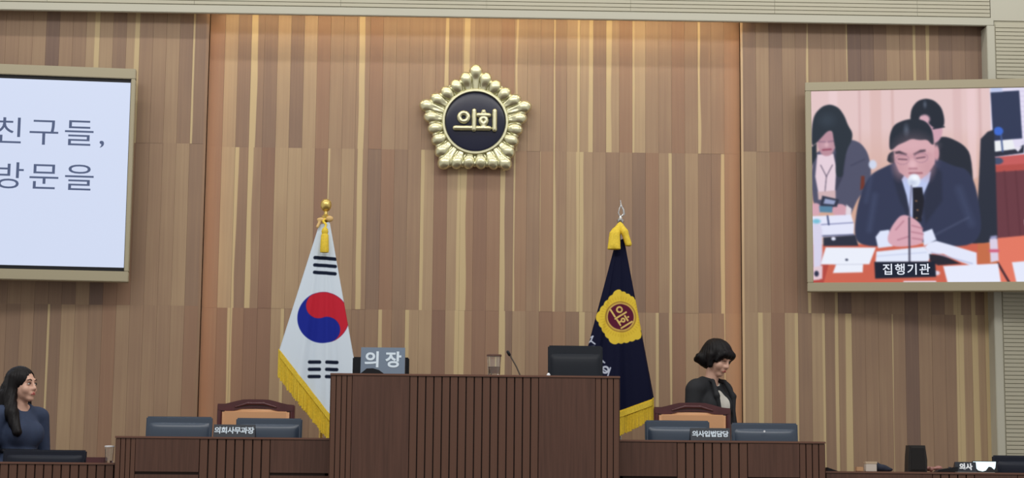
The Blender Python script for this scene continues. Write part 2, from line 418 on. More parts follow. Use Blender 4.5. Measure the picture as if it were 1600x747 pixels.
seams = [-5.2, -4.21, -3.12, -2.03, -0.94, 0.15, 1.232, 2.32, 3.40, 3.953]
for i in range(len(seams)-1): slats(up_wall, seams[i]+0.001, seams[i+1]-0.001, 4.662, 5.262, 0.030)
slats(sr_wall, 3.992, 6.4, 1.03, 4.62, 0.0301)

# LED coves: above the centre bay and up its two sides
M_LED = mat('warm_led', (1, 0.6, 0.3, 1), emit=(1.0, 0.80, 0.54, 1), estr=17.0); M_LED2 = mat('warm_led_dim', (1, 0.6, 0.3, 1), emit=(1.0, 0.60, 0.36, 1), estr=2.4)
def led(name, label, *b):
    o = box(name, *b, M_LED2 if 'upright' in label else M_LED); tag(o, label, 'light strip', 'warm light strips round the centre bay'); return o
led('light_strip', 'warm light strip hidden under the top trim', -1.90, 2.05, -0.215, -0.195, 4.675, 4.688)
led('light_strip', 'warm upright light strip on the left edge of the centre bay', -1.9515, -1.9485, -0.092, -0.05, 0.6, 4.58)
led('light_strip', 'warm upright light strip on the right edge of the centre bay', 2.0945, 2.0975, -0.092, -0.05, 0.6, 4.58)

# ------------------------------------------------------------------ emblem on the wall
def council_emblem():
    cx, cz = 0.078, 3.842
    e = empty('council_emblem', (cx, -0.004, cz)); tag(e, 'large gold pentagonal flower emblem with navy disc on the plank wall', 'emblem')
    R = [0.445, 0.452, 0.462, 0.462, 0.452]
    V = [(R[i]*math.sin(2*math.pi*i/5), R[i]*math.cos(2*math.pi*i/5)) for i in range(5)]
    link('backing_plate', prism([(x*0.84, z*0.84) for x, z in V], -0.055, 0.0, 0.012), e, M_GOLD)
    # knobbed petals: one mesh for each length, shared by the five sides
    PET = {}
    for i in range(5):
        a, b_ = V[i], V[(i+1) % 5]
        for k in range(5):
            t = k/5.0; x = a[0]+(b_[0]-a[0])*t; z = a[1]+(b_[1]-a[1])*t
            r = math.hypot(x, z); r0 = 0.228; key = min(k, 5-k)
            if key not in PET:
                L = r-r0; wv = 0.050 if key == 0 else 0.047
                pm = sdf_mesh([cap((0, 0, 0.0), (0, -0.004, L-0.05), 0.018, 0.030), ell((0, -0.010, L-0.058), (wv, 0.041, 0.058)),
                               cap((-0.010, -0.014, 0.01), (-0.024, -0.026, L-0.05), 0.008, 0.015), cap((0.010, -0.014, 0.01), (0.024, -0.026, L-0.05), 0.008, 0.015)], 0.006, 0.014, name='petal')
                pm.materials.append(M_GOLD); PET[key] = pm
            o = link('petal', PET[key], e); ang = math.atan2(x, z)
            o.location = (r0*math.sin(ang), -0.056, r0*math.cos(ang)); o.rotation_euler = (0, ang, 0)
    inner = sdf_mesh([cap((0, 0, 0.0), (0, -0.006, 0.075), 0.012, 0.022), ell((0, -0.012, 0.080), (0.026, 0.026, 0.024))], 0.006, 0.008, name='inner_petal'); inner.materials.append(M_GOLD)
    for i in range(5):
        a, b_ = V[i], V[(i+1) % 5]
        for k in range(5):
            t = (k+0.5)/5.0; x = a[0]+(b_[0]-a[0])*t; z = a[1]+(b_[1]-a[1])*t; ang = math.atan2(x, z)
            o = link('inner_petal', inner, e); o.location = (0.232*math.sin(ang), -0.052, 0.232*math.cos(ang)); o.rotation_euler = (0, ang, 0)
            o.scale = (1, 1, max(0.7, (math.hypot(x, z)-0.26)/0.105))
    # ribbed inner shell between the petals and the ring
    for i in range(50):
        ang = 2*math.pi*i/50
        rb = [(0.245, 0.012), (0.33, 0.008)]
        o = link('rib', tube([(0, 0, 0.24), (0, 0.004, 0.34)], [0.011, 0.014], 8, 'rib'), e, M_GOLD) if i == 0 else link('rib', RIB, e)
        if i == 0: RIB = o.data
        o.location = (0, -0.058, 0); o.rotation_euler = (0, ang, 0)
    ringp = [(0.226, 0.0), (0.226, 0.085), (0.232, 0.094), (0.246, 0.094), (0.253, 0.086), (0.253, 0.0)]
    link('ring', lathe(ringp, 72, 'ring', 'Y'), e, M_GOLD)
    dome = [(0.0005, 0.0885)] + [(0.2275*math.sin(a), 0.076+0.012*math.cos(a)) for a in np.linspace(0.05, math.pi/2, 10)] + [(0.2275, 0.02)]
    link('disc', lathe(dome[::-1], 64, 'disc', 'Y'), e, M_NAVY)
    sc, ox, oz = 0.166, 0.012, 0.006
    def glyph(name, strokes):
        pr = []
        for s in strokes:
            if s[0] == 'bar': pr.append(cap((s[1]*sc+ox, -0.098, s[2]*sc*0.98+oz), (s[3]*sc+ox, -0.098, s[4]*sc*0.98+oz), 0.0195))
            else:
                for q in range(16):
                    a0, a1 = 2*math.pi*q/16, 2*math.pi*(q+1)/16
                    pr.append(cap((s[1]*sc+ox+s[3]*sc*math.cos(a0), -0.098, s[2]*sc*0.98+oz+s[3]*sc*math.sin(a0)), (s[1]*sc+ox+s[3]*sc*math.cos(a1), -0.098, s[2]*sc*0.98+oz+s[3]*sc*math.sin(a1)), 0.0180))
        return link(name, sdf_mesh(pr, 0.004, 0.003, name=name), e, M_GOLD)
    glyph('letter', STROKES[:3]); glyph('letter', STROKES[3:])
council_emblem()

# ------------------------------------------------------------------ wall screens
def grid_mesh(nx, nz, fn, name='grid'):
    U, Vv = np.meshgrid(np.linspace(0, 1, nx), np.linspace(0, 1, nz), indexing='xy')
    P = fn(U, Vv).reshape(-1, 3); i = np.arange(nx*nz).reshape(nz, nx)
    q = np.stack([i[:-1, :-1], i[1:, :-1], i[1:, 1:], i[:-1, 1:]], -1).reshape(-1, 4)
    me = bpy.data.meshes.new(name); me.from_pydata(P.tolist(), [], q.tolist()); me.update(); return me, U, Vv
def screen_frame(e, W, z0, z1, fl, ft, sgn):
    """frame from local x=0 to sgn*W; z0..z1 outer, bars fl (sides) ft (top/bottom)"""
    xa, xb = (0, W) if sgn > 0 else (-W, 0)
    box('frame_bar', xa, xb, -0.03, 0.06, z1-ft, z1, M_FRAME, e, 0.004)
    box('frame_bar', xa, xb, -0.03, 0.06, z0, z0+ft, M_FRAME, e, 0.004)
    box('frame_bar', xa, xa+fl, -0.03, 0.06, z0+ft, z1-ft, M_FRAME, e, 0.004)
    box('frame_bar', xb-fl, xb, -0.03, 0.06, z0+ft, z1-ft, M_FRAME, e, 0.004)
    box('housing', xa+fl*0.5, xb-fl*0.5, -0.008, 0.11, z0+ft*0.5, z1-ft*0.5, M_BLACK, e)
    box('wall_bracket', (xa+xb)/2-0.25, (xa+xb)/2+0.25, 0.10, 0.16, 3.1, 3.6, M_BLACK, e)
# left: a slide with two lines of text
eL = empty('wall_screen', (-2.430, -0.33, 0), math.radians(6.0))
tag(eL, 'framed wall screen showing a pale blue slide with dark writing', 'screen')
screen_frame(eL, 2.66, 2.567, 4.145, 0.032, 0.076, -1)
M_SLIDE = mat('slide_light', (0, 0, 0, 1), 0.4, emit=rgb(206, 216, 240), estr=1.0, noise=0)
sl_ = box('slide', -2.61, -0.036, -0.012, -0.009, 2.672, 4.042, M_SLIDE, eL)
M_INK = mat('slide_ink', (0, 0, 0, 1), 0.6, emit=rgb(74, 88, 122), estr=1.0)
for body, rx, zz in (('친구들,', -0.200, 3.640), ('방문을', -0.262, 3.310)):
    tm = text_mesh(body, 0.250, 0.0, 0.0, 'RIGHT', 1.17); tm.transform(Matrix.Diagonal((1.0, 1.0, 0.86, 1.0)))
    link('writing', tm, sl_, M_INK, (rx, -0.0135, zz))

# right: live picture of a meeting
def video_picture(x0, x1, y0, y1, nx, ny):
    X, Y = np.meshgrid(np.linspace(x0, x1, nx), np.linspace(y0, y1, ny), indexing='xy')
    c = Canvas(X, Y, (226, 196, 196)); Z = lambda p: [(1250+a/2.263, 130+b/2.263) for a, b in p]
    def P(pts, col, soft=0.7, a=1.0):
        if len(pts) >= 10:                        # rounded, organic outlines
            for _ in range(2):
                q = []
                for i in range(len(pts)):
                    (xa, ya), (xb, yb) = pts[i], pts[(i+1) % len(pts)]
                    q += [(xa*.78+xb*.22, ya*.78+yb*.22), (xa*.22+xb*.78, ya*.22+yb*.78)]
                pts = q
        c.poly(Z(pts), col, soft, a)
    def O(cx, cy, rx, ry, col, soft=0.7, a=1.0, ang=0.0): c.oval(1250+cx/2.263, 130+cy/2.263, rx/2.263, ry/2.263, col, soft, a, ang)
    def Ln(a, b, d, e, wd, col, soft=0.7, al=1.0): c.line(1250+a/2.263, 130+b/2.263, 1250+d/2.263, 130+e/2.263, wd/2.263, col, soft, al)
    # panelled wall
    c.put(np.clip((Y-200)/110, 0, 1), (206, 158, 134), 0.8)
    for xs_, wd, col, al in ((118, 30, (238, 212, 216), .5), (212, 6, (190, 150, 150), .5), (330, 8, (196, 156, 150), .5), (270, 40, (214, 176, 170), .5), (560, 30, (212, 176, 176), .5), (610, 30, (236, 206, 210), .6), (640, 8, (190, 150, 150), .5)):
        Ln(xs_, 0, xs_, 330, wd, col, 2.0, al)
    P([(677, 0), (1300, 0), (1300, 330), (677, 330)], (226, 220, 242))
    for k in range(12): Ln(785, 20+k*18, 1300, 20+k*18, 4, (205, 196, 222), 1, .7)
    P([(679, 40), (780, 36), (786, 205), (684, 212)], (44, 54, 84)); P([(679, 20), (720, 14), (720, 38), (679, 40)], (190, 200, 235), 2)
    # cabinet and desk on the right
    P([(684, 270), (1300, 215), (1300, 330), (684, 330)], (196, 92, 92)); P([(684, 300), (1300, 262), (1300, 320), (684, 322)], (178, 78, 74))
    P([(684, 322), (1300, 290), (1300, 620), (684, 620)], (104, 56, 66)); 
    for q in (720, 760, 800, 850): Ln(q, 320, q+10, 545, 5, (88, 44, 54), 1.5, .7)
    P([(675, 216), (752, 208), (760, 244), (680, 252)], (236, 238, 242)); P([(676, 252), (765, 242), (792, 226), (790, 256), (690, 268)], (40, 44, 62))
    P([(755, 236), (785, 234), (770, 252)], (230, 226, 240)); Ln(712, 190, 716, 250, 6, (70, 90, 140)); O(703, 178, 17, 15, (58, 104, 206), 1); O(697, 283, 20, 12, (66, 78, 110), 1)
    P([(785, 490), (800, 484), (806, 505), (786, 508)], (236, 232, 240))
    # black coat on a chair
    P([(634, 300), (640, 205), (665, 180), (688, 172), (690, 330), (690, 560), (600, 580), (625, 420)], (38, 44, 60), 1)
    # desk top
    P([(30, 570), (690, 570), (690, 720), (30, 720)], (204, 98, 78)); P([(690, 552), (1300, 500), (1300, 720), (690, 720)], (226, 120, 98)); P([(620, 570), (690, 566), (690, 640), (620, 640)], (196, 108, 72))
    Ln(690, 640, 735, 720, 8, (70, 40, 48)); P([(30, 640), (95, 636), (70, 720), (30, 720)], (178, 70, 62))
    # woman on the left
    P([(38, 240), (120, 235), (176, 198), (214, 212), (240, 248), (252, 312), (236, 372), (204, 404), (182, 450), (172, 478), (100, 450), (38, 450)], (78, 80, 104), 1)
    P([(120, 250), (160, 260), (150, 330), (120, 390), (112, 300)], (58, 60, 82), 1.5); Ln(180, 292, 226, 272, 5, (62, 64, 88), 1.5, .8)
    P([(58, 252), (116, 250), (126, 300), (120, 382), (60, 388), (50, 330)], (228, 206, 218), 1); Ln(70, 290, 90, 330, 3, (90, 80, 100)); Ln(112, 290, 90, 330, 3, (90, 80, 100)); Ln(90, 330, 84, 385, 3, (90, 80, 100))
    P([(58, 384), (122, 380), (122, 410), (60, 412)], (206, 176, 180), 1)
    O(92, 208, 33, 48, (184, 140, 154), 1.5); O(88, 222, 18, 14, (204, 162, 174), 5, .7); O(92, 240, 22, 16, (186, 140, 154), 1.5); Ln(78, 236, 108, 234, 5, (140, 66, 88), .8); Ln(64, 206, 88, 207, 3, (120, 92, 118), 1.4, .8); Ln(98, 207, 122, 204, 3, (120, 92, 118), 1.4, .8); O(92, 218, 6, 8, (214, 172, 182), 1.5)
    P([(38, 222), (40, 150), (50, 108), (78, 80), (108, 73), (138, 86), (158, 116), (170, 150), (186, 176), (183, 205), (166, 232), (152, 292), (148, 335), (122, 330), (126, 250), (118, 200), (114, 168), (96, 168), (70, 196), (52, 214)], (36, 46, 58), 1)
    P([(38, 225), (56, 212), (56, 260), (38, 290)], (36, 46, 58), 1); O(96, 130, 26, 22, (54, 66, 80), 6, .6)
    O(50, 446, 20, 22, (212, 164, 178), 1); O(136, 450, 28, 22, (208, 158, 172), 1); P([(74, 398), (134, 412), (126, 438), (66, 436)], (44, 50, 70), 1); P([(84, 408), (122, 416), (116, 430), (78, 426)], (150, 160, 196), 1); P([(62, 434), (110, 436), (108, 458), (64, 456)], (86, 130, 160), 1); P([(160, 430), (178, 445), (176, 472), (156, 470)], (224, 212, 222), 1)
    P([(34, 470), (176, 466), (186, 500), (184, 540), (40, 546)], (226, 228, 248), 1); Ln(70, 500, 182, 494, 4, (140, 144, 184)); Ln(70, 540, 184, 536, 5, (100, 104, 140)); Ln(92, 470, 96, 500, 6, (70, 80, 120)); P([(76, 545), (190, 538), (200, 575), (76, 575)], (40, 44, 62), 1); O(112, 550, 8, 6, (226, 228, 248))
    # man behind
    P([(306, 290), (312, 250), (350, 236), (480, 198), (522, 194), (580, 224), (606, 262), (612, 420), (560, 440), (480, 300)], (34, 40, 54), 1)
    O(470, 172, 36, 46, (206, 160, 176), 1); P([(392, 130), (398, 92), (420, 66), (450, 58), (480, 66), (505, 92), (514, 130), (512, 160), (480, 166), (462, 152), (446, 128), (430, 118), (424, 136), (400, 150)], (30, 38, 52), 1); O(444, 132, 18, 16, (212, 168, 182), 2); O(446, 80, 5, 10, (120, 130, 150), 2, .6); Ln(474, 166, 512, 160, 5, (30, 38, 52)); P([(226, 330), (214, 330), (210, 380), (226, 372)], (110, 50, 40), 1); O(256, 290, 14, 16, (206, 214, 236), 1.5)
    # man at the microphone
    P([(186, 530), (198, 440), (220, 372), (250, 322), (318, 290), (372, 268), (480, 268), (540, 298), (590, 310), (616, 360), (630, 440), (636, 530), (600, 578), (480, 580), (430, 560), (262, 580), (200, 568)], (47, 54, 82), 1.2)
    P([(330, 300), (366, 330), (384, 440), (380, 480), (350, 420), (330, 350)], (38, 44, 66), 2.5, .9); P([(470, 290), (460, 330), (432, 440), (440, 500), (500, 420), (500, 320)], (38, 44, 66), 2.5, .9)
    Ln(262, 400, 240, 520, 14, (66, 76, 108), 5, .7); Ln(560, 380, 600, 500, 20, (66, 76, 108), 6, .6); Ln(470, 540, 590, 480, 5, (84, 92, 122), 2, .6); Ln(250, 330, 230, 420, 10, (66, 76, 108), 4, .6)
    P([(358, 344), (372, 322), (462, 318), (456, 350), (432, 402), (426, 480), (388, 480), (374, 400)], (186, 198, 238), 1); P([(396, 372), (430, 372), (436, 420), (424, 494), (394, 484), (396, 420)], (24, 26, 40), 1)
    for q in ((408, 420), (412, 452), (408, 480)): O(q[0], q[1], 4, 3, (150, 110, 80))
    P([(330, 200), (474, 195), (482, 250), (476, 290), (452, 325), (425, 345), (385, 345), (350, 318), (334, 280)], (212, 166, 174), 1.2)
    O(484, 252, 9, 26, (204, 154, 164), 1); O(400, 225, 60, 22, (226, 184, 192), 8, .7); O(352, 300, 18, 30, (194, 146, 156), 8, .6); O(452, 300, 16, 30, (194, 146, 156), 8, .6)
    P([(316, 236), (318, 186), (334, 150), (370, 134), (412, 128), (450, 140), (470, 170), (476, 222), (466, 222), (452, 204), (424, 206), (396, 200), (372, 212), (346, 222), (326, 240)], (32, 40, 54), 1); O(378, 168, 8, 16, (110, 120, 140), 3, .6)
    O(404, 262, 70, 70, (206, 158, 166), 14, .35); P([(336, 246), (352, 243), (378, 254), (376, 259), (352, 253), (338, 253)], (58, 48, 62), 1.4); P([(402, 254), (426, 241), (444, 240), (444, 246), (424, 250), (404, 259)], (58, 48, 62), 1.4); O(362, 262, 20, 7, (190, 140, 152), 4, .7); O(428, 258, 20, 7, (190, 140, 152), 4, .7); Ln(348, 272, 378, 274, 4, (96, 66, 84), 1); Ln(412, 270, 442, 266, 4, (96, 66, 84), 1)
    for gx, gy in ((362, 274), (428, 268)):
        for q in range(14): Ln(gx+24*math.cos(q*.449), gy+17*math.sin(q*.449), gx+24*math.cos((q+1)*.449), gy+17*math.sin((q+1)*.449), 2, (150, 112, 136), .8, .6)
    O(398, 292, 13, 16, (224, 180, 188), 3); Ln(386, 306, 412, 306, 4, (160, 106, 122), 1.5); Ln(386, 322, 430, 322, 5, (150, 90, 104), 1.2)
    O(402, 348, 22, 23, (226, 234, 248), 1.5); O(396, 356, 13, 10, (196, 206, 228), 3); O(406, 338, 9, 7, (246, 250, 255), 3)
    P([(262, 545), (278, 524), (310, 520), (322, 578), (270, 584)], (222, 228, 250), 1); P([(428, 530), (462, 518), (476, 556), (432, 578)], (222, 228, 250), 1)
    P([(304, 545), (318, 510), (346, 474), (364, 468), (380, 472), (404, 484), (426, 506), (432, 545), (424, 574), (332, 582), (306, 566)], (216, 166, 180), 1)
    Ln(334, 520, 362, 490, 4, (176, 120, 138), 1.2); Ln(392, 506, 428, 516, 4, (176, 120, 138), 1.2); Ln(390, 528, 430, 536, 4, (176, 120, 138), 1.2); Ln(392, 550, 428, 556, 4, (176, 120, 138), 1.2); Ln(340, 556, 380, 544, 4, (176, 120, 138), 1.2)
    # papers, open book, bottles
    P([(84, 580), (262, 582), (238, 640), (216, 640), (214, 668), (108, 670), (120, 640), (64, 640)], (234, 238, 250), .8); Ln(112, 640, 216, 640, 2, (190, 194, 214)); O(158, 624, 5, 4, (60, 66, 90))
    P([(264, 596), (432, 580), (458, 606), (446, 632), (260, 634)], (226, 232, 250), 1); Ln(266, 612, 440, 600, 3, (196, 204, 232), 1.2)
    P([(450, 606), (500, 612), (560, 640), (480, 645), (452, 630)], (36, 34, 48), 1); P([(434, 582), (450, 566), (476, 560), (524, 574), (616, 602), (616, 654), (560, 634), (500, 606), (452, 604)], (226, 230, 250), 1); Ln(458, 600, 600, 640, 3, (170, 178, 214), 1.2)
    P([(498, 648), (690, 640), (698, 706), (512, 706)], (230, 234, 252), .8); P([(738, 636), (1000, 616), (1000, 710), (752, 708)], (228, 232, 250), .8); O(474, 672, 12, 8, (226, 214, 228), 1)
    P([(662, 556), (676, 546), (690, 556), (692, 630), (664, 636)], (218, 206, 228), 1); Ln(664, 596, 690, 596, 10, (206, 90, 120), 1.5); Ln(670, 550, 684, 548, 10, (150, 150, 190), 1.5)
    P([(38, 486), (62, 484), (72, 520), (72, 600), (60, 692), (38, 694)], (214, 210, 234), 1.5); O(52, 488, 14, 8, (120, 190, 214), 1.5); P([(38, 650), (72, 644), (70, 690), (38, 694)], (226, 200, 210), 1); O(50, 672, 8, 10, (40, 44, 70), 1)
    Ln(392, 366, 382, 480, 5, (110, 108, 130), .9, .8); Ln(382, 480, 380, 632, 6, (58, 56, 76), .9)
    P([(256, 632), (470, 632), (472, 685), (258, 690)], (20, 28, 48), .9)
    Ln(360, 702, 470, 702, 6, (226, 226, 244))
    k = np.array([1, 3, 4, 3, 1.0]); k /= k.sum(); o = c.c
    for ax in (0, 1):
        p = np.pad(o, [(2, 2) if q == ax else (0, 0) for q in range(3)], mode='edge')
        o = sum(k[q]*np.take(p, range(q, q+c.c.shape[ax]), ax) for q in range(5))
    return o
eR = empty('wall_screen', (2.535, -0.30, 0), math.radians(-9.0))
tag(eR, 'framed wall screen showing a man in a suit speaking at a desk microphone', 'screen')
WR = 2.66; screen_frame(eR, WR, 2.560, 4.127, 0.044, 0.066, 1)
pw, pz0, pz1 = WR-0.088, 2.626, 4.061
nx, nz = 640, 358; PXM = 217.0
pic, U, Vv = grid_mesh(nx, nz, lambda u, v: np.stack([0.044+pw*u, np.full_like(u, -0.012), pz1+(pz0-pz1)*v], -1), 'picture')
set_print(pic, video_picture(1267, 1267+pw*PXM, 141.5, 441, nx, nz))
pc_ = link('picture', pic, eR, vcol_mat('video_picture', 0.4, 1.0))
M_INKW = mat('plate_ink', (0, 0, 0, 1), 0.6, emit=rgb(228, 234, 246), estr=1.0)
link('writing', text_mesh('집행기관', 0.088, 0.0, 0.001, 'CENTER', 1.16), pc_, M_INKW, (0.715, -0.0135, 2.716))

# ------------------------------------------------------------------ flags
def drape(Tl, Tr, B, nu, nv, fold, dep0, dep1, phase):
    """cloth hanging in straight pleats from a narrow top to a slanted hem; closed ring, front then back"""
    u = np.linspace(0, 1, nu)
    bx = np.interp(u, [b[0] for b in B], [b[1] for b in B]); bz = np.interp(u, [b[0] for b in B], [b[2] for b in B])
    tx = Tl[0]+(Tr[0]-Tl[0])*u; tz = Tl[1]+(Tr[1]-Tl[1])*u
    v = np.linspace(0, 1, nv)[:, None]
    X = tx+(bx-tx)*v; Zz = tz+(bz-tz)*v
    prof = np.sqrt(np.clip(1-(2*u-1)**2, 0, 1))
    dep = dep0+(dep1-dep0)*v
    rip = fold*v*(np.sin(u*2*math.pi*2.6+phase)+0.5*np.sin(u*2*math.pi*5.3+phase*2))*np.minimum(1, 4*np.minimum(u, 1-u))
    Yf = -dep*prof+rip
    return X, Yf, Zz
def cloth_mesh(X, Yf, Zz, nback=40):
    nv, nu = X.shape
    ub = np.linspace(1, 0, nback+2)[1:-1]; ui = ub*(nu-1); i0 = np.floor(ui).astype(int); fr = ui-i0; i1 = np.minimum(i0+1, nu-1)
    Xb = X[:, i0]*(1-fr)+X[:, i1]*fr; Zb = Zz[:, i0]*(1-fr)+Zz[:, i1]*fr
    Yb = -0.55*(Yf[:, i0]*(1-fr)+Yf[:, i1]*fr)
    XX = np.concatenate([X, Xb], 1); YY = np.concatenate([Yf, Yb], 1); ZZ = np.concatenate([Zz, Zb], 1)
    n = XX.shape[1]; i = np.arange(nv*n).reshape(nv, n); j = np.roll(i, -1, 1)
    q = np.stack([i[:-1], i[1:], j[1:], j[:-1]], -1).reshape(-1, 4)
    me = bpy.data.meshes.new('cloth'); me.from_pydata(np.stack([XX, YY, ZZ], -1).reshape(-1, 3).tolist(), [], q.tolist()); me.update(); smooth(me)
    return me, XX, ZZ, np.concatenate([np.ones_like(X), np.zeros_like(Xb)], 1)
def fringe_mesh(edge, lens, seed, step=0.0075):
    """strands hanging straight down from a hem polyline [(x,y,z)]"""
    rnd = random.Random(seed); vs, fs = [], []
    P = [Vector(p) for p in edge]
    for i in range(len(P)-1):
        a, b = P[i], P[i+1]; L = (b-a).length; n = max(1, int(L/step))
        for k in range(n):
            t = (i+k/n)/(len(P)-1); p = a.lerp(b, k/n); ln = (lens[0]+(lens[1]-lens[0])*t)*rnd.uniform(.95, 1.03)
            base = len(vs); r = 0.0052
            dx, dy = rnd.uniform(-.004, .004), rnd.uniform(-.006, .006)
            for z, s in ((0.012, 1), (-ln*0.25, 1.1), (-ln*0.6, 1.0), (-ln, 1.15)):
                f = -z/ln
                for ox, oy in ((-r, 0), (0, -r), (r, 0), (0, r)): vs.append((p.x+ox*s+dx*f, p.y+oy*s+dy*f, p.z+z))
            for m_ in range(3):
                for c in range(4):
                    d = (c+1) % 4; fs.append((base+m_*4+c, base+m_*4+d, base+m_*4+4+d, base+m_*4+4+c))
            fs.append((base+12, base+13, base+14, base+15))
    # woven heading band
    off = len(vs)
    for p in P:
        for oy, oz in ((-0.010, 0.004), (-0.010, -0.035), (0.006, -0.035), (0.006, 0.004)): vs.append((p.x, p.y+oy, p.z+oz))
    for i in range(len(P)-1):
        for c in range(4):
            d = (c+1) % 4; fs.append((off+i*4+c, off+i*4+d, off+i*4+4+d, off+i*4+4+c))
    me = bpy.data.meshes.new('fringe'); me.from_pydata(vs, [], fs); me.update(); return me
def flag_stand(e, ztop, mp):
    link('pole', tube([(0, 0.02, 0.03), (0, 0.02, ztop)], 0.014, 14, 'pole'), e, mp)
    link('base', lathe([(0.19, 0.0), (0.19, 0.02), (0.15, 0.035), (0.05, 0.06), (0.03, 0.14), (0.02, 0.16)], 32, 'base'), e, mp)
M_POLE = mat('brass_pole', rgb(222, 196, 116), 0.3, 0.85); M_STEEL = mat('steel_pole', rgb(200, 200, 200), 0.25, 1.0)

def national_flag():
    ox, oy, oz = -0.968, -0.90, 0.50
    e = empty('national_flag', (ox, oy, oz)); tag(e, 'white flag with red and blue circle and yellow fringe on a gold pole', 'flag')
    flag_stand(e, 2.45, M_POLE)
    link('finial', lathe([(0.010, 2.42), (0.016, 2.425), (0.024, 2.44), (0.018, 2.455), (0.028, 2.475), (0.030, 2.49), (0.014, 2.505), (0.012, 2.525), (0.024, 2.533), (0.036, 2.552), (0.039, 2.572), (0.036, 2.592), (0.022, 2.610), (0.004, 2.616)], 24, 'finial'), e, M_POLE, (0, 0.02, 0))
    W = lambda x, z: (x-ox, z-oz)
    Tl, Tr = W(-1.012, 2.925), W(-0.938, 2.950)
    B = [(0,)+W(-1.268, 2.044), (0.70,)+W(-0.895, 1.585), (0.86,)+W(-0.80, 1.62), (1.0,)+W(-0.705, 1.78)]
    nu, nv = 240, 440
    X, Y, Z_ = drape(Tl, Tr, B, nu, nv, 0.014, 0.015, 0.07, 0.6)
    me, XX, ZZ, fr = cloth_mesh(X, Y, Z_)
    c = Canvas(XX, ZZ, (214, 228, 242)); s = 0.0032
    cx, cz, R = -0.966-ox, 2.274-oz, 0.178
    keep = c.c.copy()
    # taegeuk
    RED, BLUE, INK = (196, 40, 58), (30, 44, 150), (18, 28, 50)
    d = np.hypot((XX-cx)/1.0, ZZ-cz)-R; inside = np.clip(0.5-d/(2*s), 0, 1)
    ang = math.radians(-70)        # axis runs from upper left to lower right
    axx, axz = math.cos(ang), math.sin(ang)
    side = (XX-cx)*(-axz)+(ZZ-cz)*axx          # >0: upper right
    pu = np.hypot(XX-(cx-axx*R/2), ZZ-(cz-axz*R/2))-R/2; pl = np.hypot(XX-(cx+axx*R/2), ZZ-(cz+axz*R/2))-R/2
    red = np.clip(0.5+side/(2*s), 0, 1); red = np.maximum(red, np.clip(0.5-pu/(2*s), 0, 1)); red = np.minimum(red, np.clip(0.5+pl/(2*s), 0, 1))
    c.put(inside, BLUE); c.put(inside*red, RED)
    # trigrams
    def bars(bx, bz, halfw, gaps, tilt, pitch):
        for k in range(3):
            z = bz-k*pitch
            if not gaps: c.line(bx-halfw, z+tilt*halfw, bx+halfw, z-tilt*halfw, 0.024, INK, s)
            else:
                c.line(bx-halfw, z, bx-0.02, z, 0.024, INK, s); c.line(bx+0.032, z, bx+halfw+0.01, z, 0.024, INK, s)
    bars(-0.962-ox, 2.690-oz, 0.070, False, 0.05, 0.052)
    bars(-0.962-ox, 1.964-oz, 0.088, True, 0.0, 0.050)
    c.c = np.where(fr[..., None] > 0.5, c.c, keep)
    set_print(me, c.c); link('cloth', me, e, vcol_mat('flag_print_white', 0.75))
    # fringe along the hem
    hem = [(X[-1, i], Y[-1, i], Z_[-1, i]) for i in range(0, nu, 6)]
    tag(link('fringe', fringe_mesh(hem, (0.185, 0.17), 3), e, M_GOLDCLOTH), kind='stuff')
    # cord, knot and tassel at the top
    link('tassel', lathe([(0.010, 0.0), (0.020, -0.012), (0.024, -0.03), (0.020, -0.045), (0.026, -0.055), (0.031, -0.16), (0.029, -0.175)], 20, 'tassel'), e, M_GOLDCLOTH, (0.004, -0.075, 2.40))
    link('cord', tube([(0, 0.0, 2.475), (-0.012, -0.035, 2.45), (0.010, -0.06, 2.42), (0.004, -0.075, 2.395)], [0.007, 0.009, 0.008, 0.007], 8, 'cord'), e, M_GOLDCLOTH)
    link('ribbon_knot', sdf_mesh([ell((-0.03, -0.01, 2.462), (0.03, 0.02, 0.017)), ell((0.03, -0.01, 2.47), (0.026, 0.02, 0.022)), cap((-0.04, -0.02, 2.44), (-0.052, -0.03, 2.41), 0.011)], 0.006, 0.012, name='knot'), e, mat('ribbon', rgb(214, 180, 120), 0.6))
national_flag()

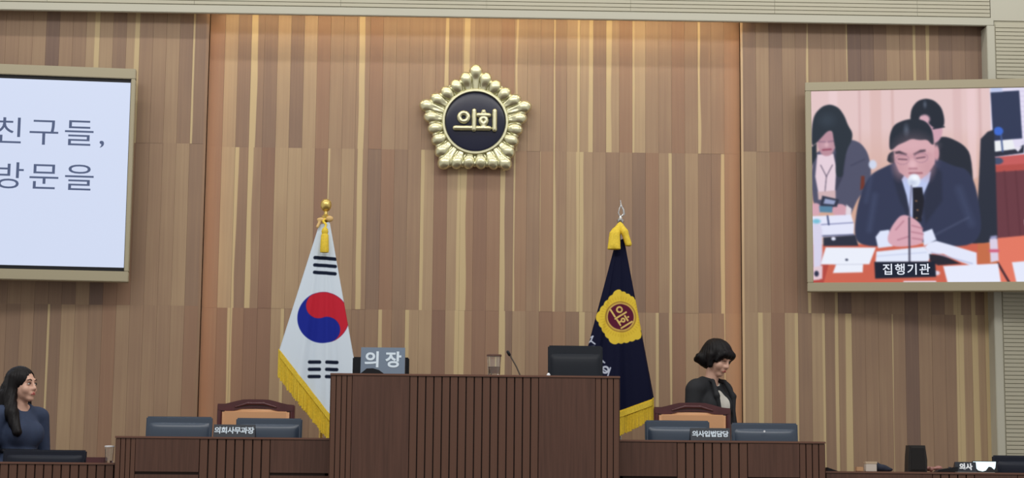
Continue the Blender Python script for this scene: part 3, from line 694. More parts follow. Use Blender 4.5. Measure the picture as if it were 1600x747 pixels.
def council_flag():
    ox, oy, oz = 1.100, -0.90, 0.50
    e = empty('council_flag', (ox, oy, oz)); tag(e, 'navy flag with yellow flower crest and yellow fringe on a silver pole', 'flag')
    flag_stand(e, 2.47, M_STEEL)
    # pierced spear finial
    link('finial', lathe([(0.012, 2.46), (0.024, 2.475), (0.026, 2.495), (0.012, 2.51), (0.006, 2.525)], 18, 'finial'), e, M_STEEL, (0.004, 0.02, 0))
    link('spear_tip', tube([(0.006, 0.02, 2.515), (0.030, 0.02, 2.535), (0.026, 0.02, 2.565), (0.008, 0.02, 2.60), (0.004, 0.02, 2.635)], [0.006, 0.009, 0.009, 0.006, 0.003], 10, 'spear_tip'), e, M_STEEL)
    link('spear_tip', tube([(0.002, 0.02, 2.515), (-0.010, 0.02, 2.545), (-0.002, 0.02, 2.575), (0.008, 0.02, 2.60)], [0.006, 0.006, 0.005, 0.004], 10, 'spear_tip'), e, M_STEEL)
    W = lambda x, z: (x-ox, z-oz)
    Tl, Tr = W(1.068, 2.83), W(1.128, 2.86)
    B = [(0,)+W(0.722, 1.505), (0.6,)+W(1.095, 1.640), (0.93,)+W(1.318, 1.722), (1.0,)+W(1.338, 1.742)]
    nu, nv = 240, 440
    X, Y, Z_ = drape(Tl, Tr, B, nu, nv, 0.016, 0.015, 0.08, 2.2)
    me, XX, ZZ, fr = cloth_mesh(X, Y, Z_)
    c = Canvas(XX, ZZ, (11, 15, 44)); keep = c.c.copy(); s = 0.003
    cx, cz = 1.103-ox, 2.303-oz; rot = math.radians(-58)
    # scalloped pentagon crest, tilted with the cloth
    pent = [(1.078, 2.496), (1.232, 2.410), (1.245, 2.158), (1.042, 2.112), (0.928, 2.304)]
    out = []
    for i in range(5):
        (x0, z0), (x1, z1) = pent[i], pent[(i+1) % 5]; L = math.hypot(x1-x0, z1-z0); nxx, nzz = -(z1-z0)/L, (x1-x0)/L
        for k in range(40):
            t = k/40; b_ = 0.007*abs(math.sin(t*5*math.pi))-0.003+0.010*math.sin(t*math.pi)
            out.append((x0+(x1-x0)*t+nxx*b_-ox, z0+(z1-z0)*t+nzz*b_-oz))
    c.poly(out, (228, 198, 66), s)
    r = np.hypot(XX-cx, ZZ-cz); a = np.arctan2(XX-cx, ZZ-cz)
    c.put((0.5+0.5*np.cos(44*a))*np.clip((r-0.108)/0.02, 0, 1)*np.clip((0.150-r)/0.015, 0, 1), (196, 160, 44), 0.4)
    c.put(0.5-(np.abs(r-0.104)-0.005)/(2*s), (168, 130, 60)); c.put(0.5-(r-0.098)/(2*s), (206, 176, 96)); c.put(0.5-(r-0.090)/(2*s), (92, 24, 52))
    sc = 0.083; ca, sa = math.cos(rot), math.sin(rot)
    GL = (218, 192, 112)
    def T(x, z): x *= sc; z *= sc*1.25; return cx+0.004+x*ca-z*sa, cz+x*sa+z*ca
    for st in STROKES:
        if st[0] == 'bar':
            p, q = T(st[1], st[2]), T(st[3], st[4]); c.line(p[0], p[1], q[0], q[1], 0.0125, GL, 0.002)
        else:
            p = T(st[1], st[2]); rr = np.abs(np.hypot(XX-p[0], ZZ-p[1])-st[3]*sc*1.1)-0.006; c.put(0.5-rr/0.004, GL)
    # silver script by the hoist: strokes of the lettering that shows past the monitor
    SL = (198, 206, 224)
    def px(x, y): return ((x-968)/225.0+1.096-ox, 2.971-(y-348)/222.5-oz)
    def seg(x0, y0, x1, y1, wd=2.2):
        p, q = px(x0, y0), px(x1, y1); c.line(p[0], p[1], q[0], q[1], wd/225, SL, 0.003)
    for st in ((919, 530, 926, 527), (926, 527, 923, 534), (923, 534, 918, 538), (923, 534, 929, 539), (916, 544, 928, 543), (921, 548, 927, 552), (938, 562, 944, 568), (941, 566, 938, 572), (936, 574, 948, 582), (953, 576, 949, 588)): seg(*st)
    p = px(945, 579); c.put(0.5-(np.abs(np.hypot(XX-p[0], ZZ-p[1])-0.021)-0.007)/0.006, SL)
    c.c = np.where(fr[..., None] > 0.5, c.c, keep)
    set_print(me, c.c); link('cloth', me, e, vcol_mat('flag_print_navy', 0.65))
    hem = [(X[-1, i], Y[-1, i], Z_[-1, i]) for i in range(0, nu, 6)]
    tag(link('fringe', fringe_mesh(hem, (0.20, 0.135), 5), e, M_GOLDCLOTH), kind='stuff')
    # yellow sash folded over the top, two hanging ends
    sash = [cap((0.0, -0.005, 2.455), (-0.03, -0.03, 2.40), 0.020, 0.032), cap((-0.035, -0.04, 2.40), (-0.045, -0.055, 2.30), 0.030, 0.036), cap((-0.058, -0.05, 2.385), (-0.070, -0.06, 2.275), 0.022, 0.024), cap((-0.030, -0.06, 2.385), (-0.026, -0.07, 2.275), 0.022, 0.024)]
    link('sash', sdf_mesh(sash, 0.007, 0.012, zclip=2.272, name='sash'), e, M_GOLDCLOTH)
    sash2 = [cap((0.002, -0.005, 2.45), (0.028, -0.03, 2.40), 0.022, 0.026), cap((0.030, -0.03, 2.40), (0.055, -0.04, 2.315), 0.024, 0.024)]
    link('sash', sdf_mesh(sash2, 0.007, 0.012, zclip=2.30, name='sash'), e, M_GOLDCLOTH)
council_flag()

# ------------------------------------------------------------------ desks
def desk(name, label, x0, x1, yf, depth, zf, zt, zi, layout, groove=None, cat='desk'):
    e = empty(name, ((x0+x1)/2, yf+depth/2, zf)); tag(e, label, cat)
    ox, oy, oz = e.location
    def bx(n, a, b, c, d, f, g, m, bev=0.0, par=None): return box(n, a-ox, b-ox, c-oy, d-oy, f-oz, g-oz, m, par or e, bev)
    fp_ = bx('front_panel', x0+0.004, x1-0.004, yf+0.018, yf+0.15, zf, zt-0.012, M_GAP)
    bx('top_ledge', x0, x1, yf-0.004, yf+0.22, zt-0.012, zt, M_TOP, 0.002)
    bx('side_panel', x0, x0+0.03, yf+0.018, yf+depth, zf, zt-0.012, M_WALNUT, 0.003)
    bx('side_panel', x1-0.03, x1, yf+0.018, yf+depth, zf, zt-0.012, M_WALNUT, 0.003)
    bx('worktop', x0+0.03, x1-0.03, yf+0.15, yf+depth, zi-0.03, zi, M_TOP)
    bm = bmesh.new(); box_bm(bm, 0, 1, -0.018, 0, 0, 1); um = bm_mesh(bm, 'slat'); um.materials.append(M_WALNUT2)
    for kind, a, b, n in layout:
        if kind == 'flat':
            if groove:
                bx('panel', a+0.001, b-0.001, yf, yf+0.02, groove+0.008, zt-0.014, M_WALNUT, 0.0, fp_); bx('panel', a+0.001, b-0.001, yf, yf+0.02, zf, groove-0.008, M_WALNUT, 0.0, fp_)
            else: bx('panel', a+0.001, b-0.001, yf, yf+0.02, zf, zt-0.014, M_WALNUT, 0.0, fp_)
        else:
            p = (b-a)/n
            for i in range(n):
                o = link('slat', um, fp_); o.location = (a+i*p+p*0.08-ox, yf+0.02-oy, 0); o.scale = (p*0.84, 1.0, zt-0.014-zf)
    return e
# fractions measured across each front
desk('speaker_podium', 'tall dark walnut speaker podium with vertical slats, highest of the desks', -0.746, 0.904, -3.15, 0.75, 0.50, 1.768, 1.62,
     [('rib', -0.742, -0.620, 4), ('flat', -0.620, -0.295, 0), ('rib', -0.295, 0.440, 16), ('flat', 0.440, 0.762, 0), ('rib', 0.762, 0.900, 4)], cat='podium')
desk('clerk_desk', 'dark walnut clerk desk below the white flag, left of the podium', -1.976, -0.749, -3.0, 0.72, 0.50, 1.404, 1.21,
     [('rib', -1.972, -1.858, 4), ('flat', -1.858, -1.495, 0), ('rib', -1.495, -1.09, 8), ('flat', -1.09, -0.752, 0)], 1.196)
desk('clerk_desk', 'dark walnut clerk desk below the navy flag, right of the podium', 0.907, 2.108, -3.0, 0.72, 0.50, 1.411, 1.21,
     [('flat', 0.910, 1.245, 0), ('rib', 1.245, 1.655, 8), ('flat', 1.655, 1.955, 0), ('rib', 1.955, 2.104, 4)], 1.196)
desk('staff_desk', 'low dark walnut desk in front of the woman in navy', -4.2, -1.992, -2.9, 0.50, 0.30, 1.252, 1.10,
     [('rib', -4.196, -3.9, 6), ('flat', -3.9, -3.4, 0), ('rib', -3.4, -1.996, 28)])
desk('staff_desk', 'low dark walnut desk under the right screen', 2.125, 4.6, -2.9, 0.55, 0.30, 1.243, 1.10,
     [('flat', 2.129, 2.75, 0), ('rib', 2.75, 3.0, 5), ('flat', 3.0, 3.25, 0), ('rib', 3.25, 3.9, 13), ('flat', 3.9, 4.596, 0)])

# ------------------------------------------------------------------ monitors
def monitor(label, x0, x1, y, zbase, zbot, ztop, tilt=0.0, rz=0.0, logo=False, m=None, group=None, thick=0.03):
    m = m or M_MON
    e = empty('monitor', ((x0+x1)/2, y, zbase), rz); tag(e, label, 'monitor', group)
    W = (x1-x0)/2; h0, h1 = zbot-zbase, ztop-zbase
    bm = bmesh.new(); box_bm(bm, -W, W, -thick, 0.0, h0, h1, 0.008, 3)
    # convex back shell facing the hall
    me = bm_mesh(bm, 'housing'); smooth(me, 40)
    T = Matrix.Translation((0, 0, h0)) @ Matrix.Rotation(tilt, 4, 'X') @ Matrix.Translation((0, 0, -h0))
    me.transform(T); hs_ = link('housing', me, e, m)
    bul = grid_mesh(24, 12, lambda u, v: np.stack([(u*2-1)*W*0.93, -thick+0.004-0.030*np.sqrt(np.clip(1-(2*u-1)**4, 0, 1))*np.sqrt(np.clip(1-(2*v-1)**4, 0, 1)), h0+0.012+(h1-h0)*0.80*v], -1), 'back_shell')[0]
    bul.transform(T); smooth(bul); bul.flip_normals(); link('back_shell', bul, hs_, m)
    sc = box('display', -W+0.012, W-0.012, 0.0, 0.002, h0+0.014, h1-0.012, M_BLACK); sc.data.transform(T); sc.parent = hs_
    link('stand_neck', tube([(0, -0.022, 0.008), (0, -0.03, h0+0.06)], [0.022, 0.018], 12, 'neck'), e, M_BLACK)
    link('stand_base', lathe([(0.10, 0.0), (0.10, 0.006), (0.085, 0.012), (0.03, 0.016)], 28, 'base'), e, M_BLACK, (0, -0.02, 0))
    if logo:
        l = link('logo', lathe([(0.006, 0), (0.006, 0.0015)], 14, 'logo', 'Y'), hs_, M_WHITE); l.location = (-0.01, -thick-0.027, h1-0.05)
    return e
monitor('dark monitor back on the left clerk desk, nearer the woman in navy', -1.867, -1.476, -2.62, 1.21, 1.30, 1.528, -0.10)
monitor('dark monitor back on the left clerk desk, overlapping the chair and flag', -1.336, -0.944, -2.62, 1.21, 1.30, 1.524, -0.10)
monitor('dark monitor back on the right clerk desk, overlapping the yellow fringe', 1.099, 1.486, -2.62, 1.21, 1.30, 1.535, -0.10)
monitor('dark monitor back with small pale logo at the right end of the clerk desk', 1.618, 2.016, -2.62, 1.21, 1.30, 1.525, -0.10, logo=True)
M_PMON = mat('black_monitor', rgb(20, 26, 36), 0.5, spec=0.25)
monitor('black monitor tilted back on top of the speaker podium', 0.512, 0.838, -2.72, 1.62, 1.68, 1.972, -0.16, m=M_PMON)
monitor('low dark monitor on the desk of the woman in navy', -2.683, -2.198, -2.68, 1.10, 1.13, 1.324, -0.05, m=mat('navy_monitor', rgb(22, 28, 42), 0.5, spec=0.25))
monitor('dark navy monitor at the right edge under the slatted wall', 3.173, 3.66, -2.66, 1.10, 1.13, 1.346, -0.03, m=mat('navy_monitor2', rgb(24, 30, 44), 0.5, spec=0.25))
# dark equipment box behind the speaker name plate
o = empty('control_box', (-0.475, -2.80, 1.62)); tag(o, 'black box behind the name plate on the podium', 'box')
box('housing', -0.165, 0.165, -0.03, 0.05, 0.0, 0.262, M_BLACK, o, 0.006); box('bezel', -0.15, 0.15, 0.05, 0.054, 0.02, 0.245, M_MON, o)

# ------------------------------------------------------------------ name plates
def name_plate(label, x0, x1, y, z0, z1, body, size, m, ink, off=0.002, tiltdeg=18, spacing=1.0, dep=0.06):
    e = empty('name_plate', ((x0+x1)/2, y, z0)); tag(e, label, 'name plate')
    W = (x1-x0)/2; h = z1-z0; t = math.radians(tiltdeg); d = h*math.tan(t)
    vs = [(-W, 0, 0), (W, 0, 0), (W, d, h), (-W, d, h), (-W, dep+d, 0), (W, dep+d, 0), (W, d+0.008, h), (-W, d+0.008, h)]
    fs = [(0, 1, 2, 3), (1, 5, 6, 2), (5, 4, 7, 6), (4, 0, 3, 7), (3, 2, 6, 7), (0, 4, 5, 1)]
    me = bpy.data.meshes.new('plate'); me.from_pydata(vs, [], fs); me.update(); pl_ = link('plate', me, e, m)
    tm = text_mesh(body, size, 0.0006, off, 'CENTER', spacing)
    link('writing', tm, pl_, ink, (0, d*0.5-0.0015, h*0.5), (-t, 0, 0))
    return e
M_STEELPL = mat('brushed_steel_blue', rgb(110, 124, 142), 0.38, 0.55)
M_PALEINK = mat('plate_pale', rgb(206, 222, 236), 0.5)
np_ = name_plate('grey metal name plate with two large white characters on the podium', -0.578, -0.326, -3.11, 1.768, 1.922, '의 장', 0.100, M_STEELPL, M_PALEINK, 0.003, 14)
link('plate_foot', prism([(-0.126, 0.0), (0.01, 0.0), (-0.02, 0.022), (-0.055, 0.032), (-0.09, 0.030)], -0.012, 0.0, 0.002), np_, M_BLACK)
M_PLATEB = mat('plate_black', rgb(26, 34, 46), 0.35)
M_PALEINK = mat('plate_pale', rgb(206, 222, 236), 0.5)
name_plate('small name plate with pale writing on the left clerk desk', -1.423, -1.185, -2.97, 1.404, 1.477, '의회사무과장', 0.043, M_PLATEB, M_PALEINK, 0.0012, 20, 0.92)
name_plate('small name plate with pale writing on the right clerk desk', 1.330, 1.560, -2.97, 1.411, 1.484, '의사입법담당', 0.040, M_PLATEB, M_PALEINK, 0.0012, 20, 0.92)
name_plate('black name plate with white writing on the low desk at right', 2.905, 3.030, -2.84, 1.243, 1.304, '의사', 0.042, M_PLATEB, M_WHITE, 0.002, 16)

# ------------------------------------------------------------------ chairs behind the clerk desks
def clerk_chair(label, x, y, zf, ztop, rz=0.0):
    e = empty('armchair', (x, y, zf), rz); tag(e, label, 'chair', 'carved chairs behind the clerk desks')
    H = ztop-zf; W = 0.246
    top = [(-W, H-0.030), (-0.20, H-0.030), (-0.165, H-0.022), (-0.12, H-0.010), (-0.085, H-0.002), (-0.04, H), (0.04, H), (0.085, H-0.002), (0.12, H-0.010), (0.165, H-0.022), (0.20, H-0.030), (W, H-0.034)]
    bot = [(W, H-0.075), (0.19, H-0.082), (0.14, H-0.080), (0.09, H-0.066), (0.0, H-0.060), (-0.09, H-0.066), (-0.14, H-0.080), (-0.19, H-0.082), (-W, H-0.075)]
    tr_ = link('top_rail', prism(top+bot, -0.02, 0.025, 0.006), e, M_CHERRY)
    link('carving', sdf_mesh([cap((-0.13, -0.022, H-0.05), (-0.05, -0.024, H-0.028), 0.006, 0.010), cap((0.13, -0.022, H-0.05), (0.05, -0.024, H-0.028), 0.006, 0.010), cap((-0.05, -0.024, H-0.028), (0.05, -0.024, H-0.028), 0.010)], 0.004, 0.006, name='carving'), tr_, M_CHERRY)
    for s in (-1, 1):
        link('back_post', tube([(s*(W-0.016), 0.0, 0.40), (s*(W-0.014), 0.0, H-0.04)], [0.022, 0.018], 10, 'post'), e, M_CHERRY)
    bm = bmesh.new(); box_bm(bm, -W+0.03, W-0.03, -0.035, 0.015, 0.55, H-0.062, 0.02, 3); me = bm_mesh(bm, 'back_cushion'); smooth(me, 60); link('back_cushion', me, e, M_LEATHER)
    bm = bmesh.new(); box_bm(bm, -W+0.01, W-0.01, -0.50, 0.0, 0.40, 0.50, 0.03, 3); me = bm_mesh(bm, 'seat'); smooth(me, 60); link('seat', me, e, M_LEATHER)
    box('seat_frame', -W, W, -0.51, 0.02, 0.35, 0.41, M_CHERRY, e, 0.008)
    for s in (-1, 1):
        link('armrest', tube([(s*(W+0.01), 0.0, 0.68), (s*(W+0.025), -0.25, 0.67), (s*(W+0.02), -0.44, 0.66)], [0.022, 0.026, 0.03], 10, 'armrest'), e, M_CHERRY)
        link('arm_post', tube([(s*(W-0.005), -0.42, 0.40), (s*(W+0.018), -0.42, 0.655)], 0.018, 10, 'arm_post'), e, M_CHERRY)
        for yy in (-0.46, -0.02): link('leg', tube([(s*(W-0.03), yy, 0.0), (s*(W-0.03), yy, 0.36)], [0.018, 0.026], 10, 'leg'), e, M_CHERRY)
    return e
# backs face the wall: the seats lie towards the desk, we look over the desk at the front of the backrest
clerk_chair('carved dark wood chair with tan leather back, below the white flag', -1.322, -1.72, 0.50, 1.672)
clerk_chair('carved dark wood chair with tan leather back, in front of the standing woman', 1.493, -1.76, 0.50, 1.678)

# ------------------------------------------------------------------ small things on the desks
M_GLASS = mat('clear_glass', (0.95, 0.97, 0.97, 1), 0.03, trans=1.0)
M_LID = mat('wood_lid', rgb(96, 66, 54), 0.5); M_TEA = mat('tea', rgb(150, 104, 70), 0.1, trans=0.6)
def lidded_glass(label, x, y, z, r, h, lidm, tea):
    e = empty('lidded_glass', (x, y, z)); tag(e, label, 'glass', 'lidded drinking glasses')
    link('tumbler', lathe([(r*0.86, 0.0), (r, h*0.9), (r*0.93, h*0.9), (r*0.80, 0.012), (0.001, 0.012)], 24, 'tumbler'), e, M_GLASS)
    link('lid', lathe([(r*1.08, h*0.9), (r*1.10, h*0.93), (r*1.05, h*0.985), (r*0.3, h), (0.002, h)], 24, 'lid'), e, lidm)
    if tea: link('drink', lathe([(0.002, 0.0135), (r*0.79, 0.0135), (r*0.84, h*0.42), (0.002, h*0.42)], 24, 'drink'), e, M_TEA)
lidded_glass('clear drinking glass with a brown lid on the podium', 0.186, -3.02, 1.768, 0.040, 0.126, M_LID, True)
lidded_glass('clear drinking glass with a white lid on the low desk beside the woman in navy', -2.040, -2.82, 1.252, 0.026, 0.100, mat('white_lid', rgb(226, 228, 232), 0.4), False)
e = empty('gooseneck_microphone', (0.36, -2.72, 1.62)); tag(e, 'thin gooseneck microphone leaning on the podium', 'microphone')
link('base', lathe([(0.05, 0.0), (0.05, 0.015), (0.02, 0.03)], 20, 'base'), e, M_BLACK)
link('neck', tube([(0, 0, 0.02), (0.0, 0, 0.14), (-0.035, 0.0, 0.22), (-0.075, 0.0, 0.29)], 0.0045, 8, 'neck'), e, mat('mic_grey', rgb(96, 88, 80), 0.4, 0.5))
link('capsule', lathe([(0.005, 0), (0.009, 0.006), (0.009, 0.03), (0.004, 0.036)], 12, 'capsule'), e, M_BLACK, (-0.074, 0, 0.285), (0, -0.52, 0))
o = link('white_cap', lathe([(0.010, 0), (0.011, 0.010), (0.006, 0.018), (0.002, 0.020)], 16, 'cap'), None, M_WHITE, (0.500, -3.04, 1.768)); tag(o, 'tiny white cap at the foot of the podium monitor', 'cap')

# right hand low desk
o = empty('loudspeaker', (2.69, -2.76, 1.243)); tag(o, 'small black loudspeaker on the low desk under the right screen', 'speaker')
link('cabinet', prism([(-0.058, 0.0), (0.056, 0.0), (0.058, 0.07), (0.047, 0.156), (-0.047, 0.156), (-0.054, 0.09)], -0.05, 0.05, 0.008), o, mat('speaker_black', rgb(34, 32, 32), 0.6))
link('grille', prism([(-0.044, 0.012), (0.044, 0.012), (0.038, 0.140), (-0.038, 0.140)], -0.054, -0.049, 0.002), o, mat('speaker_cloth', rgb(26, 25, 26), 0.9, noise=0.2, nscale=200))
o = empty('paper_carton', (2.412, -2.80, 1.243)); tag(o, 'small white paper carton on the low desk at right', 'carton')
box('carton_body', -0.032, 0.032, -0.02, 0.03, 0, 0.052, mat('carton_white', rgb(206, 198, 188), 0.7), o, 0.002); box('carton_lid', -0.034, 0.034, -0.022, 0.032, 0.046, 0.058, mat('carton_lid', rgb(196, 176, 150), 0.7), o)
o = link('fabric_pouch', sdf_mesh([ell((0, 0, 0.02), (0.05, 0.035, 0.024)), ell((-0.022, 0, 0.034), (0.02, 0.022, 0.022)), ell((0.04, 0, 0.012), (0.035, 0.03, 0.014))], 0.006, 0.014, zclip=0.001, name='pouch'), None, mat('dark_blue_cloth', rgb(30, 36, 54), 0.85), (2.475, -2.77, 1.243)); tag(o, 'dark blue cloth pouch beside the white carton', 'pouch')
o = link('wooden_box', box('tmp', -0.02, 0.02, -0.02, 0.02, 0, 0.026, mat('pale_wood', rgb(190, 150, 112), 0.6), None, 0.003).data, None, None, (2.345, -2.80, 1.243)); bpy.data.objects.remove(bpy.data.objects['tmp']); tag(o, 'tiny pale wooden box left of the white carton', 'box')
o = link('black_wedge', prism([(-0.035, 0), (0.035, 0), (-0.03, 0.022)], -0.03, 0.03, 0.002), None, M_BLACK, (2.185, -2.78, 1.243)); tag(o, 'flat black wedge beside the end of the right clerk desk', 'wedge')
rp = np.random.RandomState(4)
pr = [ell((rp.uniform(-.07, .07), rp.uniform(-.03, .03), 0.012+rp.uniform(0, .012)), (rp.uniform(.012, .03), .02, rp.uniform(.008, .018))) for _ in range(9)]
o = link('plastic_bag', sdf_mesh(pr, 0.005, 0.006, zclip=0.001, name='bag'), None, mat('pink_plastic', rgb(168, 118, 110), 0.35), (2.775, -2.70, 1.243)); tag(o, 'crumpled pinkish plastic bag right of the loudspeaker', 'bag')
o = empty('desk_microphone_base', (2.86, -2.80, 1.243)); tag(o, 'flat black microphone base left of the black name plate', 'microphone')
link('wedge', prism([(-0.07, 0.0), (0.06, 0.0), (0.06, 0.032), (-0.05, 0.014)], -0.04, 0.04, 0.003), o, M_BLACK); link('button', lathe([(0.008, 0), (0.008, 0.004)], 12, 'button'), o, M_MON, (0.02, 0.0, 0.027))
o = empty('tablet', (3.095, -2.80, 1.243)); o.rotation_euler = (math.radians(-20), 0, 0); tag(o, 'glowing white tablet leaning beside the right monitor', 'tablet')
box('housing', -0.075, 0.072, -0.004, 0.006, 0, 0.072, M_BLACK, o, 0.003); M_TAB = mat('tablet_light', (0, 0, 0, 1), 0.3, emit=rgb(220, 246, 255), estr=1.6)
link('lit_page', prism([(-0.070, 0.066), (-0.06, 0.03), (-0.045, 0.012), (-0.02, 0.006), (0.0, 0.012), (0.02, 0.036), (0.035, 0.034), (0.05, 0.018), (0.058, 0.03), (0.066, 0.066)], -0.0055, -0.004), o, M_TAB)
o = box('paper_sheet', 2.90, 3.12, -2.895, -2.85, 1.243, 1.2445, mat('paper', rgb(214, 208, 200), 0.8)); tag(o, 'white paper sheet under the black name plate', 'paper')
o = box('desk_rim', -2.19, -2.08, -2.74, -2.68, 1.10, 1.284, M_CHERRY, None, 0.004); tag(o, 'dark red desk rim between the low monitor and the lidded glass', 'box')  # raised back rim of the low desk, built as a short block

# ------------------------------------------------------------------ people
def Rm(rx=0, ry=0, rz=0, t=(0, 0, 0)): return np.array(Matrix.Translation(t) @ Euler((rx, ry, rz)).to_matrix().to_4x4())
def head_prims():
    return [ell((0, 0.012, 0.025), (0.071, 0.090, 0.083)), ell((0, -0.020, -0.040), (0.057, 0.064, 0.066)), ell((0, -0.058, -0.092), (0.026, 0.022, 0.020)),
            ell((0.034, -0.056, -0.034), (0.026, 0.024, 0.028)), ell((-0.034, -0.056, -0.034), (0.026, 0.024, 0.028)),
            cap((-0.028, -0.074, 0.022), (0.028, -0.074, 0.022), 0.013), cap((0, -0.084, 0.004), (0, -0.098, -0.030), 0.008, 0.0115),
            cap((-0.011, -0.088, -0.034), (0.011, -0.088, -0.034), 0.008), ell((0, -0.076, -0.062), (0.024, 0.016, 0.016)),
            ell((0.073, 0.012, -0.012), (0.008, 0.018, 0.030)), ell((-0.073, 0.012, -0.012), (0.008, 0.018, 0.030))]
M_SKIN = mat('skin', rgb(214, 172, 152), 0.5, noise=0.03, nscale=30)
M_HAIR = mat('black_hair', rgb(16, 14, 17), 0.5, spec=0.22, noise=0.3, nscale=14, stretch=(8, 8, 0.6))
M_EYE = mat('eye_dark', rgb(28, 20, 20), 0.2); M_LIP = mat('lips', rgb(190, 104, 100), 0.4); M_EYEW = mat('eye_white', rgb(225, 220, 215), 0.3)
def hand_prims(side, wrist, direction):
    """relaxed hand hanging from the wrist; direction = unit vector of the palm"""
    w_ = np.array(wrist, float); d = np.array(direction, float); d /= np.linalg.norm(d)
    fwd = np.array((0, -1, 0.0)); fwd = fwd-d*(fwd@d); fwd /= np.linalg.norm(fwd); n = np.cross(d, fwd)*side
    pr = [cap(w_, w_+d*0.04, 0.022, 0.020)]
    for i, (o_, l) in enumerate(((0.026, 0.072), (0.009, 0.080), (-0.008, 0.075), (-0.024, 0.058))):
        k = w_+d*0.085+fwd*o_; pr.append(cap(w_+d*0.02+fwd*o_*0.6, k, 0.015, 0.011))
        m_ = k+(d*0.92-n*0.38)*l*0.52; pr.append(cap(k, m_, 0.0095, 0.0085)); pr.append(cap(m_, m_+(d*0.75-n*0.66)*l*0.48, 0.0085, 0.0075))
    t0 = w_+d*0.02+fwd*0.018; t1 = t0+(d*0.6+fwd*0.8)*0.04; pr += [cap(t0, t1, 0.013, 0.011), cap(t1, t1+(d*0.85+fwd*0.45)*0.032, 0.0105, 0.0085)]
    return pr
def body_prims(arms):
    torso = [ell((0, 0.005, 0.88), (0.165, 0.115, 0.13)), ell((0, 0.0, 1.02), (0.120, 0.090, 0.13)), ell((0, 0.005, 1.16), (0.142, 0.104, 0.15)),
             cap((-0.125, 0.012, 1.282), (0.125, 0.012, 1.282), 0.050), ell((0.060, -0.070, 1.165), (0.062, 0.050, 0.068)), ell((-0.060, -0.070, 1.165), (0.062, 0.050, 0.068)), ell((0, -0.06, 1.15), (0.09, 0.05, 0.08)),
             cap((-0.05, 0.015, 1.31), (0.05, 0.015, 1.31), 0.045)]
    limbs = []
    for s, (sh, el, wr) in zip((-1, 1), arms): limbs += [cap(sh, el, 0.050, 0.038), cap(el, wr, 0.037, 0.025)]
    legs = []
    for s in (-1, 1): legs += [cap((s*0.085, 0.0, 0.82), (s*0.080, -0.005, 0.46), 0.085, 0.052), cap((s*0.080, -0.005, 0.46), (s*0.078, 0.02, 0.09), 0.052, 0.034), cap((s*0.078, 0.02, 0.045), (s*0.082, -0.12, 0.03), 0.038, 0.026)]
    return torso, limbs, legs
def face_parts(e, M, eyes='open', smile=0.0):
    M4 = Matrix(M.tolist())
    def add(n, me, m, par=None): me.transform(M4); return link(n, me, par or e, m)
    for s in (-1, 1):
        if eyes == 'open':
            ey_ = add('eye', sdf_mesh([ell((s*0.031, -0.0775, -0.002), (0.0135, 0.008, 0.0065))], 0.003, 0.004, name='eye'), M_EYEW)
            add('iris', sdf_mesh([ell((s*0.031+0.002, -0.083, -0.002), (0.0062, 0.005, 0.0062))], 0.0025, 0.004, name='iris'), M_EYE, ey_)
        add('eyelash', tube([(s*0.016, -0.083, -0.001), (s*0.024, -0.0875, 0.005), (s*0.036, -0.085, 0.005), (s*0.047, -0.074, -0.001)], [0.001, 0.0022, 0.0022, 0.001], 6, 'lash'), M_EYE)
        add('eyebrow', tube([(s*0.014, -0.0885, 0.021), (s*0.030, -0.088, 0.027), (s*0.048, -0.075, 0.021)], [0.0026, 0.003, 0.0015], 6, 'brow'), M_HAIR)
    z = -0.062
    add('lips', sdf_mesh([cap((-0.020, -0.082, z+0.003+smile), (0, -0.0915, z+0.003), 0.0028, 0.0048), cap((0.020, -0.082, z+0.003+smile), (0, -0.0915, z+0.003), 0.0028, 0.0048), cap((-0.014, -0.086, z-0.005), (0.014, -0.086, z-0.005), 0.0052)], 0.0028, 0.004, name='lips'), M_LIP)
def strands(cx, cy, amp, freq):
    def f(P):
        a = np.arctan2(P[..., 0]-cx, P[..., 1]-cy); return amp*np.sin(a*freq+3*np.sin(P[..., 2]*9))+amp*0.6*np.sin(a*freq*2.3+5*P[..., 2])
    return f

